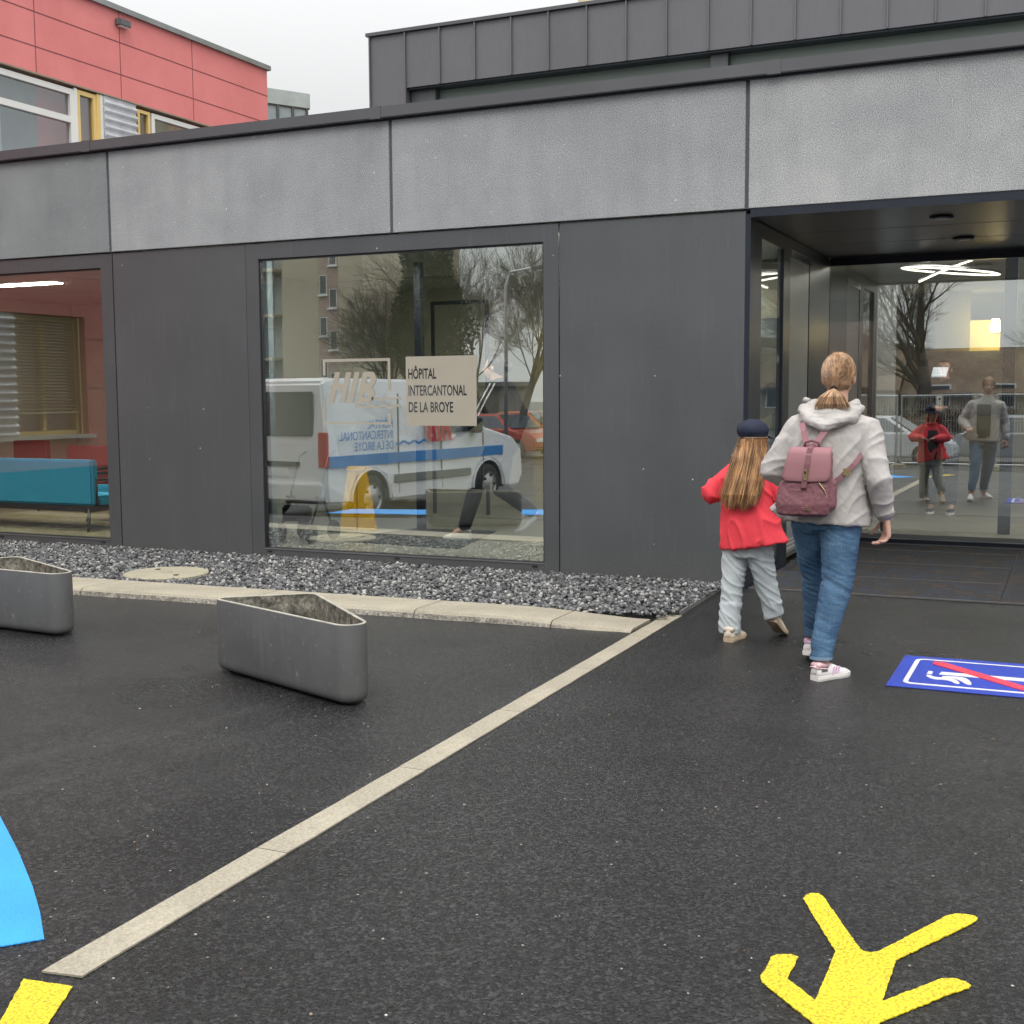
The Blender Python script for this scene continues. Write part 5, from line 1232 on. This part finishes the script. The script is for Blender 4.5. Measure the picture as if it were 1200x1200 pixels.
# jeans
b = MB()
b.rings([ering(-1.155, 6.405, .76, .165, .115), ering(-1.155, 6.40, .86, .178, .125), ering(-1.155, 6.40, .97, .155, .11), ering(-1.15, 6.40, 1.02, .13, .10)])
b.cone((-1.225, 6.375, .84), (-1.225, 6.375, .82), .10, .10); b.cone((-1.08, 6.365, .84), (-1.08, 6.365, .82), .107, .107)
b.cone((-1.08, 6.385, .80), (-1.082, 6.355, .50), .108, .078, 16); b.cone((-1.082, 6.355, .50), (-1.12, 6.32, .30), .078, .067, 16); b.cone((-1.12, 6.32, .30), (-1.145, 6.285, .165), .066, .055, 16)
b.rings([ering(-1.132, 6.30, .20, .058, .064), ering(-1.146, 6.285, .108, .054, .060)])
b.cone((-1.238, 6.405, .80), (-1.236, 6.565, .47), .098, .070, 16); b.cone((-1.236, 6.565, .47), (-1.252, 6.64, .28), .070, .058, 16); b.cone((-1.252, 6.64, .28), (-1.266, 6.70, .185), .058, .052, 16); b.rings([ering(-1.262, 6.685, .22, .052, .056), ering(-1.268, 6.705, .135, .048, .054)])
def jeans_fold(c, n):
    k = .004 * max(0, 1 - abs(c.z - .47) / .16) + .0035 * max(0, 1 - abs(c.z - .80) / .10) + .0022
    p = V((c.x * 8, c.y * 8, c.z * 34 + c.x * 14)); a = 1 - 2 * abs(noise.noise(p)); return k * (a * .9) + .002 * noise.noise(c * 14)
jo = organic(b, 'jeans', den, wt, .0065, 3, jeans_fold)
m = MB(); m.rings([ering(-1.146, 6.285, .105, .0575, .0635), ering(-1.146, 6.285, .122, .0575, .0635)], cap=False); m.build('hem', fabric('denim_hem', (.20, .29, .40)), jo, smooth=True)
# parka
b = MB()
b.rings([ering(-1.155, 6.395, .795, .222, .150, tilt=(-.06, 0)), ering(-1.158, 6.395, .88, .212, .148), ering(-1.155, 6.395, 1.0, .197, .142), ering(-1.15, 6.395, 1.12, .192, .138), ering(-1.14, 6.395, 1.22, .195, .130), ering(-1.132, 6.395, 1.30, .180, .108), ering(-1.122, 6.395, 1.36, .10, .08), ering(-1.118, 6.395, 1.40, .075, .07)], )
b.cone(shL, shL.lerp(elL, .5), .083, .076, 16); b.cone(shL.lerp(elL, .5), elL, .076, .066, 16); b.cone(elL, wrL, .066, .045, 16)
b.cone(shR, shR.lerp(elR, .5), .081, .070, 16); b.cone(shR.lerp(elR, .5), elR, .070, .062, 16); b.cone(elR, wrR + (elR - wrR) * .02, .062, .042, 16)
b.prism([(-1.30, .98), (-1.425, .862), (-1.405, .842), (-1.34, .80), (-1.20, .80), (-1.2, 1.0)], 6.30, 6.44, 'y')
b.cone(shL, (-1.17, 6.39, 1.335), .074, .06); b.cone(shR, (-1.08, 6.39, 1.33), .072, .06)
b.cone((-1.19, 6.33, 1.315), (-1.06, 6.33, 1.315), .05, .05)
def parka_fold(c, n):
    arm = abs(c.x + 1.14) > .2
    p = V((c.x * 5, c.y * 5, c.z * (15 if arm else 8) - c.x * (10 if not arm else 5)))
    a = 1 - 2 * abs(noise.noise(p)); a = a * a * a if a > 0 else a * .5; return (.0075 if arm else .007) * a + .004 * noise.noise(c * 7) + .0028 * (.5 - abs(noise.noise(V((c.x * 22, c.y * 22, c.z * 30 + c.x * 20)))))
pk = organic(b, 'parka', jk, wt, .007, 3, parka_fold)
MB().rings([ering(-1.15, 6.530, z, .088, .020) for z in (.83, 1.0, 1.15, 1.28)]).build('shirt_front', fabric('dark_shirt', (.11, .10, .095)), pk, smooth=True)
# hood lying on the shoulders
b = MB()
hp_ = [(-1.275, 6.42, 1.375), (-1.262, 6.34, 1.365), (-1.215, 6.275, 1.318), (-1.145, 6.255, 1.283), (-1.075, 6.265, 1.312), (-1.012, 6.325, 1.352), (-.995, 6.41, 1.372)]
b.tube(hp_, [.026, .033, .038, .040, .038, .032, .025], 14, flat=.8)
hp2 = [(-1.225, 6.44, 1.395), (-1.232, 6.36, 1.385), (-1.195, 6.30, 1.335), (-1.135, 6.275, 1.318), (-1.065, 6.295, 1.335), (-1.02, 6.36, 1.388), (-1.02, 6.44, 1.40)]
b.tube(hp2, [.024, .026, .026, .026, .026, .026, .022], 12)
b.cone((-1.23, 6.4, 1.345), (-1.04, 6.4, 1.345), .045, .045); b.ell((-1.135, 6.315, 1.325), (.150, .062, .058), None, 20)
organic(b, 'hood', jk, pk, .006, 3, fold(7, .007, (.8, 1, 2.6), 4))
m = MB(); m.tube([(-1.275, 6.40, 1.408), (-1.262, 6.36, 1.415), (-1.238, 6.35, 1.412)], [.012, .014, .010], 8); m.build('shoulder_tab', jk, pk, smooth=True)
m = MB(); m.tube([(-.955, 6.50, 1.0), (-.945, 6.50, .9), (-.94, 6.49, .82)], .004, 5); m.build('side_zip', grey, pk)
m = MB(); cfs = []
for wr_, el_ in ((wrR, elR), (wrL, elL)):
    d_ = (wr_ - el_).normalized(); m.tube([wr_ - d_ * .045, wr_ - d_ * .012, wr_ + d_ * .004], [.047, .046, .044], 16)
m.build('cuff', jk, pk, smooth=True)
# hair
b = MB(); b.ell(hc + V((.001, -.014, .024)), (.083, .098, .097), None, 20); b.ell(hc + V((0, -.040, -.022)), (.070, .064, .060), None, 16)
def hair_ridge(c, n):
    a = math.atan2(c.x - hc.x, -(c.y - hc.y)); h = (c.z - hc.z)
    return .0022 * math.sin(a * 34 + 5 * noise.noise(c * 14)) + .003 * noise.noise(c * 22)
def cut_face(o, hc_, f, s):   # drop the part of the hair cap that would cover the face and ears
    bm = bmesh.new(); bm.from_mesh(o.data); off = OFF[o.as_pointer()]
    kill = [v for v in bm.verts if ((v.co + off - hc_).dot(f) > .055 * s and (v.co + off - hc_).z < .055 * s) or (abs((v.co + off - hc_).x) > .064 * s and (v.co + off - hc_).z < .018 * s and (v.co + off - hc_).dot(f) > -.035 * s)]
    bmesh.ops.delete(bm, geom=kill, context='VERTS'); bm.to_mesh(o.data); bm.free()
ho = organic(b, 'hair', hair_w, wt, .004, 2, hair_ridge); cut_face(ho, hc, fwd, 1.)
R_ = random.Random(8); m = MB()
tie = hc + V((-.004, -.108, -.062))
for k in range(620):      # combed strands running from the hairline to the band
    az = R_.uniform(-2.5, 2.5); el = R_.uniform(-.5, 1.5); st_ = V((math.sin(az) * math.cos(el), -math.cos(az) * math.cos(el), math.sin(el)))
    if st_.z < -.25 and abs(az) > 1.3: continue
    P_ = []
    for q in range(6):
        t_ = q / 5; v_ = st_.lerp(V((0, -.86, -.52)), t_ ** 1.2).normalized(); P_.append(hc + V((.001, -.014, .022)) + V((v_.x * .0845, v_.y * .0995, v_.z * .0985)) * (1 + R_.uniform(0, .012)))
    P_[-1] = tie + V((R_.gauss(0, .006), .004, R_.gauss(0, .004))); m.tube(P_, [.0007, .0013, .0013, .0012, .0012, .0009], 3)
for k in range(36):
    a = R_.uniform(0, 6.28); rr_ = R_.uniform(0, .9); p = hc + V((math.cos(a) * .08 * rr_, -.014 + math.sin(a) * .09 * rr_, .022 + .096 * math.sqrt(1 - rr_ * rr_))); m.tube([p, p + V((R_.gauss(0, .006), R_.gauss(0, .006), .006)), p + V((R_.gauss(0, .012), R_.gauss(0, .012), R_.uniform(.004, .016)))], [.0009, .0008, .0004], 3)
m.build('hair_strands', hair_w, ho)
m = MB(); m.tube([tie + V((.014 * math.cos(a), 0, .012 * math.sin(a))) for a in [2 * PI * k / 12 for k in range(12)]], .0045, 6, closed=True); m.build('hair_band', M['black'], ho, smooth=True)
G = []
for k in range(7):
    u = (k - 3) / 3; G.append([tie, tie + V((u * .022, -.022, -.012)), tie + V((u * .058, -.040, -.040)), tie + V((u * .080, -.040, -.075)), tie + V((u * .092, -.030, -.112))])
strand_hair(G, 420, .0017, .005, 3).build('ponytail', hair_w, ho)
# shoes
wht = mat('white_leather', (.74, .70, .70), .5, 0, .4, .03); pnk = mat('pink_trim', (.62, .40, .58), .55); sol = mat('off_white_sole', (.70, .67, .64), .6); pku = mat('rose_sock_line', (.72, .48, .50), .6)
shoe(wt, (-1.168, 6.222), (.52, .78), .245, .092, (wht, sol, pku), 0, 'sneaker', pnk)
shoe(wt, (-1.285, 6.655), (.06, 1), .245, .092, (wht, sol, pnk), .18, 'sneaker', pnk, lift=.004)

# backpack: its own thing
bpm = fabric('mauve_leather', (.20, .088, .102), .06, 120, .42, .08, c2=(.24, .11, .125), bump=.12, bs=160); bpf = fabric('rose_leather_flap', (.33, .16, .178), .04, 120, .48, .05, bump=.08, bs=160)
gold = mat('brass', (.75, .58, .30), .25, 1)
BX, BY, BZ = -1.235, 6.19, .83
bt = thing('backpack', (BX, BY, BZ), 'mauve leather backpack with rose flap hanging low on the pale parka', 'backpack')
tl = .04
def bring(z, w_, d_, y): return ering(BX + tl * (z - BZ) / .33, BY + y, z, w_, d_, n=32, pw=3.2)
b = MB(); b.rings([bring(.838, .110, .040, .01), bring(.85, .128, .058, 0), bring(.90, .134, .066, -.002), bring(1.0, .122, .060, .002), bring(1.09, .110, .050, .010), bring(1.15, .102, .043, .014), bring(1.172, .090, .034, .018)])
b.cone((-1.105, 6.20, .90), (-1.10, 6.205, 1.0), .036, .030); b.cone((-1.35, 6.205, .89), (-1.335, 6.21, .99), .026, .022)
organic(b, 'bag_body', bpm, bt, .005, 4, fold(16, .004, (1, 1, .8), 2))
R0 = []
def flapring(z, w_, y, th=.010): 
    cx = BX + tl * (z - BZ) / .33; n = 14; P_ = [(cx + w_ * (2 * k / n - 1), BY + y - .014 * math.cos((2 * k / n - 1) * 1.3), z) for k in range(n + 1)]
    return P_ + [(x, yy + th, zz) for x, yy, zz in P_[::-1]]
m = MB(); m.rings([flapring(1.012, .090, -.053), flapring(1.02, .110, -.054), flapring(1.04, .120, -.053), flapring(1.10, .112, -.047), flapring(1.15, .106, -.040), flapring(1.175, .103, -.026), flapring(1.183, .100, .0, .03)])
m.build('flap', bpf, bt, smooth=True, bevel=0)
m = MB(); c_ = lambda z: BX - .0 + tl * (z - BZ) / .33
P_ = [(1.192, -.012), (1.178, -.046), (1.10, -.066), (1.03, -.072), (.985, -.074), (.975, -.066)]
m.rings([[(c_(z) - .013, BY + y, z), (c_(z) + .013, BY + y, z), (c_(z) + .013, BY + y + .004, z), (c_(z) - .013, BY + y + .004, z)] for z, y in P_]); m.build('closing_strap', bpm, bt)
m = MB(); m.box(c_(1.05) - .010, c_(1.05) + .010, BY - .078, BY - .0735, 1.022, 1.076); k_ = m.build('clasp', gold, bt, bevel=.0012); MB().box(c_(1.05) - .004, c_(1.05) + .004, BY - .0795, BY - .078, 1.052, 1.066).build('clasp_slot', M['black'], k_)
m = MB(); m.tube([(c_(1.18) - .038, BY + .005, 1.178), (c_(1.18) - .032, BY - .004, 1.205), (c_(1.18), BY - .006, 1.216), (c_(1.18) + .032, BY - .004, 1.205), (c_(1.18) + .038, BY + .005, 1.178)], .007, 8); m.build('handle', bpm, bt, smooth=True)
def ribbon(P_, w_, th, mt, nm):
    m = MB(); rr = []
    for i, p in enumerate(P_):
        p = V(p); a = V(P_[max(0, i - 1)]); c = V(P_[min(len(P_) - 1, i + 1)]); d_ = (c - a).normalized(); s_ = d_.cross(V((0, -1, 0))).normalized(); nn = d_.cross(s_).normalized()
        rr.append([p - s_ * w_ / 2, p + s_ * w_ / 2, p + s_ * w_ / 2 + nn * th, p - s_ * w_ / 2 + nn * th])
    return m.rings(rr).build(nm, mt, bt)
ribbon([(-1.215, BY + .01, 1.18), (-1.232, BY + .030, 1.22), (-1.245, BY + .045, 1.262), (-1.258, 6.262, 1.30)], .028, .005, bpf, 'shoulder_strap')
ribbon([(-1.19, BY + .01, 1.18), (-1.165, BY + .030, 1.22), (-1.14, BY + .045, 1.258), (-1.11, 6.262, 1.30)], .028, .005, bpf, 'shoulder_strap')
ribbon([(-1.115, 6.215, .985), (-1.06, 6.232, 1.03), (-1.00, 6.262, 1.095), (-.965, 6.31, 1.15)], .024, .005, bpm, 'lower_strap')
m = MB(); m.box(-1.045, -1.015, 6.224, 6.232, 1.042, 1.078); m.build('strap_buckle', gold, bt, bevel=.002)
m = MB(); m.tube([(-1.145, 6.125, 1.01), (-1.12, 6.135, .975), (-1.105, 6.150, .93)], .0035, 6); m.build('zip', gold, bt)
m = MB(); m.box(c_(.88) + .012, c_(.88) + .05, BY - .0745, BY - .0705, .876, .8785); m.box(c_(.89) + .022, c_(.89) + .036, BY - .0745, BY - .0705, .887, .890); m.box(c_(.89) + .030, c_(.89) + .034, BY - .0745, BY - .0705, .882, .888); m.build('gold_emblem', gold, bt)
# keys in the right hand
kt = thing('key_fob', (-.872, 6.44, .765), 'small dark key fob held in the right hand of the walking woman', 'key fob')
MB().box(-.892, -.872, 6.425, 6.47, .752, .800).build('fob', M['black'], kt, bevel=.006)
MB().box(-.895, -.8925, 6.435, 6.46, .765, .785).build('button', M['chrome'], kt)

# ------------------------------------------------------------------ the child
red = fabric('red_coat', (.80, .062, .082), .04, 260, .75, .04, bump=.1)
ct = thing('person', (-1.76, 7.2, 0), 'child in a red coat, light grey trousers and navy cap walking beside the woman', 'person')
S = .88; hcc = V((-1.733, 7.215, 1.155)); fc_ = V((.34, .94, 0)).normalized()
b = MB(); head_prims(b, hcc, fc_, S)
b.cone(hcc - V((0, .015, .05)), (-1.745, 7.2, .99), .040, .045)
b.rings([ering(-1.76, 7.2, .52, .115, .085), ering(-1.76, 7.2, .62, .115, .085), ering(-1.755, 7.2, .75, .10, .07), ering(-1.75, 7.2, .90, .115, .075), ering(-1.75, 7.2, .99, .10, .055), ering(-1.748, 7.2, 1.02, .05, .04)])
sL, eL, wL = V((-1.862, 7.205, .965)), V((-1.975, 7.19, .855)), V((-1.855, 7.385, .845))
sR, eR, wR = V((-1.640, 7.20, .965)), V((-1.560, 7.20, .86)), V((-1.665, 7.385, .845))
for a, c_2, d_ in ((sL, eL, wL), (sR, eR, wR)): b.cone(a, c_2, .034, .027); b.cone(c_2, d_, .027, .019)
b.cone(sL, (-1.75, 7.2, .985), .036, .04); b.cone(sR, (-1.75, 7.2, .985), .036, .04)
hand_prims(b, wL + V((.012, .008, 0)), (.8, .6, -.05), (0, .3, 1), (-.4, .8, .4), .35, .8); hand_prims(b, wR + V((-.012, .008, 0)), (-.8, .6, -.1), (0, .3, 1), (.4, .8, .4), .35, .8)
hL, kL, aL = V((-1.825, 7.2, .56)), V((-1.832, 7.16, .31)), V((-1.818, 7.095, .08))
hR, kR, aR = V((-1.70, 7.2, .56)), V((-1.645, 7.235, .32)), V((-1.612, 7.235, .165))
for a, c_2, d_ in ((hL, kL, aL), (hR, kR, aR)): b.cone(a, c_2, .055, .038); b.cone(c_2, d_, .036, .026)
b.cone(aL, aL + V((.0, .06, -.03)), .026, .022); b.cone(aR, aR + V((.02, .05, -.05)), .026, .022)
organic(b, 'body', skin, ct, .005, 3); face_bits(ct, hcc, fc_, S, hair_c)
# trousers
gt = fabric('light_grey_sweatpants', (.43, .47, .48), .05, 250, .9, .04, c2=(.47, .51, .52))
b = MB(); b.rings([ering(-1.76, 7.2, .49, .135, .10), ering(-1.76, 7.2, .56, .14, .105), ering(-1.76, 7.2, .66, .125, .095)])
b.cone((-1.822, 7.195, .53), (-1.835, 7.155, .31), .080, .064, 16); b.cone((-1.835, 7.155, .31), (-1.835, 7.11, .12), .064, .060, 16); b.rings([ering(-1.834, 7.115, .22, .052, .055), ering(-1.832, 7.10, .14, .060, .062), ering(-1.824, 7.085, .045, .062, .066)])
b.cone((-1.69, 7.2, .53), (-1.648, 7.225, .33), .080, .064, 16); b.cone((-1.648, 7.225, .33), (-1.612, 7.225, .20), .064, .056, 16); b.rings([ering(-1.612, 7.225, .22, .056, .058), ering(-1.598, 7.225, .125, .052, .054, tilt=(.3, 0))])
def tr_fold(c, n):
    p = V((c.x * 7, c.y * 7, c.z * 20 + c.x * 18)); a = 1 - 2.2 * abs(noise.noise(p)); a = a ** 3 if a > 0 else a * .5; return .0085 * a + .004 * noise.noise(c * 10)
organic(b, 'trousers', gt, ct, .0065, 3, tr_fold)
# coat
b = MB()
b.rings([ering(-1.715, 7.195, .555, .200, .135, tilt=(.16, 0)), ering(-1.73, 7.195, .64, .178, .130, tilt=(.08, 0)), ering(-1.745, 7.195, .76, .155, .122), ering(-1.75, 7.195, .88, .148, .112), ering(-1.75, 7.195, .96, .135, .09), ering(-1.748, 7.195, 1.0, .09, .07), ering(-1.747, 7.195, 1.035, .062, .06)])
for a, c_2, d_ in ((sL, eL, wL), (sR, eR, wR)): b.cone(a, c_2, .060, .058, 16); b.cone(c_2, d_, .058, .040, 16)
def coat_fold(c, n):
    p = V((c.x * 8, c.y * 5, c.z * 6 + c.x * 7)); a = 1 - 2.4 * abs(noise.noise(p)); a = a ** 3 if a > 0 else a * .4; return .012 * a + .006 * noise.noise(c * 7) + .003 * (.5 - abs(noise.noise(V((c.x * 24, c.y * 20, c.z * 18 + c.x * 16)))))
co_ = organic(b, 'coat', red, ct, .0065, 3, coat_fold)
m = MB(); m.tube([(-1.747 + .066 * math.cos(a), 7.195 + .064 * math.sin(a), 1.04 - .012 * math.sin(a)) for a in [2 * PI * k / 24 for k in range(24)]], .014, 8, closed=True); m.build('collar', red, co_, smooth=True)
# open front showing the dark pullover
MB().rings([ering(-1.715, 7.312, z, .062, .016) for z in (.57, .7, .85, .95)]).build('pullover_front', fabric('dark_pullover', (.03, .03, .035)), co_, smooth=True)
# cap
nv = fabric('navy_cap_cloth', (.022, .027, .050), .15, 200, .8, .12)
b = MB(); b.ell(hcc + V((-.002, -.004, .078)), (.093, .102, .064), (0, 0, 0), 22); b.rings([ering(hcc.x, hcc.y, hcc.z + .028, .079, .088), ering(hcc.x, hcc.y, hcc.z + .06, .084, .094)])
cp_ = organic(b, 'cap', nv, ct, .005, 3, lambda c, n: .0022 * abs(math.sin(4 * math.atan2(c.y - hcc.y, c.x - hcc.x))) + .003 * noise.noise(c * 18))
m = MB(); rr = []
for k in range(9):
    a = -1. + 2. * k / 8; d_ = V((fc_.x * math.cos(a) + fc_.y * math.sin(a), fc_.y * math.cos(a) - fc_.x * math.sin(a), 0)); e_ = .062 * math.cos(a * 1.15)
    p0_, p1_ = hcc + d_ * .083 + V((0, 0, .040)), hcc + d_ * (.088 + e_) + V((0, 0, .026)); rr.append([p0_, p1_, p1_ + V((0, 0, .005)), p0_ + V((0, 0, .007))])
m.rings(rr).build('brim', nv, cp_, smooth=True)
MB().tube([(hcc.x + .083 * math.cos(a), hcc.y + .092 * math.sin(a), hcc.z + .036) for a in [2 * PI * k / 24 for k in range(24)]], .0045, 6, closed=True).build('braid', mat('tan_cord', (.25, .16, .08), .6), cp_, smooth=True)
# long loose hair
b = MB(); b.ell(hcc + V((0, -.014, .015)), (.073, .082, .080), None, 18)
b.rings([ering(hcc.x - .002, hcc.y - .045, hcc.z - .0, .072, .045), ering(hcc.x - .008, hcc.y - .082, hcc.z - .10, .085, .032), ering(hcc.x - .020, hcc.y - .125, hcc.z - .18, .082, .020), ering(hcc.x - .026, hcc.y - .135, hcc.z - .245, .070, .014)])
hh = organic(b, 'hair', hair_c, ct, .005, 2, lambda c, n: .004 * noise.noise(V((c.x * 60, c.y * 30, c.z * 5)))); cut_face(hh, hcc, fc_, S)
G = []
for k in range(9):
    u = (k - 4) / 4; a = u * 1.35; st_ = hcc + V((.078 * math.sin(a), -.086 * math.cos(a), .035))
    G.append([st_, hcc + V((.082 * math.sin(a), -.088 * math.cos(a) - .004, -.02)), hcc + V((-.005 + .088 * u, -.100 - .012 * (1 - u * u), -.10)), hcc + V((-.016 + .094 * u, -.140 - .010 * (1 - u * u), -.20)), hcc + V((-.030 + .096 * u, -.166 - .008 * (1 - u * u), -.29)), hcc + V((-.040 + .090 * u + .01 * math.sin(k * 2), -.172, -.375 + .02 * math.cos(k * 1.7)))])
strand_hair(G, 1300, .0016, .012, 11).build('hair_strands', hair_c, hh)
m = MB(); m.tube([hcc + V((-.078, -.01, .03)), hcc + V((-.10, -.03, -.02)), hcc + V((-.12, -.04, -.07)), hcc + V((-.15, -.03, -.12))], [.0016, .0016, .0014, .0008], 4); m.build('stray_lock', hair_c, hh)
bei = mat('beige_suede', (.64, .56, .44), .8, 0, .3, .06); bes = mat('beige_sole', (.50, .39, .27), .7)
shoe(ct, (-1.818, 7.005), (.16, 1), .225, .088, (bei, bes, bei), 0, 'sneaker', None)
shoe(ct, (-1.618, 7.165), (.25, 1), .225, .086, (bei, bes, bei), .62, 'sneaker', None, lift=.015)

# ------------------------------------------------------------------ dim figures behind the panes
def dim_person(loc, rz, label, top, trs, hairm, kind, shoe_m):
    t = thing('person', loc, label, 'person', rz=0)
    o = V(loc); Rm = Matrix.Rotation(rz, 3, 'Z')
    P = lambda x, y, z: o + Rm @ V((x, y, z))
    f = Rm @ V((0, 1, 0)); walk = kind == 'walk'
    b = MB(); hc_ = P(0, .03 if not walk else .06, 1.60); head_prims(b, hc_, f)
    b.cone(hc_ - V((0, 0, .06)), P(0, 0, 1.40), .055, .06)
    sh = [P(-.19, 0, 1.40), P(.19, 0, 1.40)]
    if walk: el = [P(-.27, .14, 1.16), P(.27, -.14, 1.15)]; wr_ = [P(-.22, .34, 1.0), P(.28, -.06, .92)]; kn = [P(-.1, .22, .48), P(.1, .04, .47)]; an = [P(-.1, .34, .10), P(.1, -.30, .24)]
    else: el = [P(-.27, .04, 1.12), P(.27, .04, 1.14)]; wr_ = [P(-.06, .30, 1.18), P(.08, .30, 1.18)]; kn = [P(-.1, .02, .48), P(.1, .0, .48)]; an = [P(-.11, 0, .09), P(.11, -.02, .09)]
    hp = [P(-.1, 0, .9), P(.1, 0, .9)]
    for i in (0, 1):
        b.cone(sh[i], el[i], .05, .04); b.cone(el[i], wr_[i], .04, .027); b.cone(hp[i], kn[i], .08, .055); b.cone(kn[i], an[i], .055, .036); b.cone(an[i], an[i] + f * .08 - V((0, 0, .03)), .036, .03)
        b.cone(sh[i], P(0, 0, 1.38), .055, .06)
        hd = (wr_[i] - el[i]).normalized(); hand_prims(b, wr_[i], hd, V((0, 0, 1)) if kind != 'walk' else (Rm @ V((1 if i else -1, 0, 0))), hd.cross(V((0, 0, 1))) * (-1 if i else 1), .5)
    b.cone(P(0, 0, 1.36), P(0, 0, .92), .12, .13)
    organic(b, 'body', skin, t, .009, 2); face_bits(t, hc_, f, 1.)
    b = MB(); b.cone(P(0, 0, 1.36), P(0, 0, 1.28), .15, .165, 18, sx=1.); b.cone(P(0, 0, 1.3), P(0, 0, .90), .165, .165, 18)
    for i in (0, 1): b.cone(sh[i], el[i], .078, .062, 14); b.cone(el[i], wr_[i], .062, .042, 14)
    jo_ = organic(b, 'jacket', top, t, .011, 3, fold(9, .008, (1, 1, 1.6)))
    if walk:
        for i in (0, 1):
            m = MB()
            for q in (-.022, 0.022):
                s_ = Rm @ V((0, q, 0)); side_ = Rm @ V((1 if i else -1, 0, .0)); u1 = sh[i] + side_ * .070 + s_ + V((0, 0, .05)); u2 = el[i] + side_ * .064 + s_; m.tube([u1, u1.lerp(u2, .5) + side_ * .012, u2], .006, 6)
            m.build('sleeve_stripe', M['white'], jo_)
    b = MB(); b.cone(P(0, 0, .95), P(0, 0, .90), .15, .155, 16)
    for i in (0, 1): b.cone(hp[i], kn[i], .10, .075, 14); b.cone(kn[i], an[i] + (kn[i] - an[i]) * .12, .075, .06, 14)
    organic(b, 'trousers', trs, t, .011, 3, fold(10, .007, (1, 1, 1.8), 3))
    b = MB(); b.ell(hc_ + V((0, 0, .03)) - f * .012, (.086, .10, .094), (0, 0, rz), 16); b.ell(hc_ - f * .05 - V((0, 0, .01)), (.07, .06, .07), (0, 0, rz), 12)
    if walk: b.ell(hc_ - f * .115 + V((0, 0, .0)), (.05, .055, .05), (0, 0, rz), 12)
    h_ = organic(b, 'hair', hairm, t, .007, 2)
    bm = bmesh.new(); bm.from_mesh(h_.data); of = OFF[h_.as_pointer()]
    bmesh.ops.delete(bm, geom=[v for v in bm.verts if (v.co + of - hc_).dot(f) > .045 and (v.co + of - hc_).z < .07], context='VERTS'); bm.to_mesh(h_.data); bm.free()
    fd = (f.x, f.y)
    for i in (0, 1):
        g_ = an[i] - f * .07; lf = an[i].z - .09 - o.z * 0 - loc[2] * 1.0
        shoe(t, (g_.x, g_.y), fd, .27, .1, (shoe_m, M['white'], shoe_m), .75 if (walk and i == 1) else 0., 'sneaker', None, lift=loc[2] + max(0, lf) * .5)
    return t, wr_, f
blk = fabric('black_tracksuit', (.018, .02, .026)); dnv = fabric('dark_navy_jacket', (.02, .024, .034))
dim_person((-4.84, 10.36, .1), PI / 2 + .15, 'dark haired visitor in a black tracksuit with white sleeve stripes walking inside', blk, blk, hair_d, 'walk', mat('pale_sneaker', (.6, .58, .52), .6))
tm, wr2, f2 = dim_person((-1.36, 14.5, .1), PI, 'man in a dark jacket standing behind the entrance pane holding a phone', dnv, blk, hair_d, 'stand', M['black'])
pt_ = thing('phone', (-1.36, 14.13, 1.3), 'pale phone held up by the man behind the entrance pane', 'phone')
MB().box(-1.40, -1.33, 14.12, 14.128, 1.26, 1.41).build('case', mat('pale_phone', (.5, .5, .48), .35), pt_, bevel=.004); MB().lathe([(.012, 0), (.012, -.003), (0, -.003)], (-1.365, 14.12, 1.375), 12, 'y').build('camera_lens', M['black'], pt_)
bpy.context.view_layer.update()
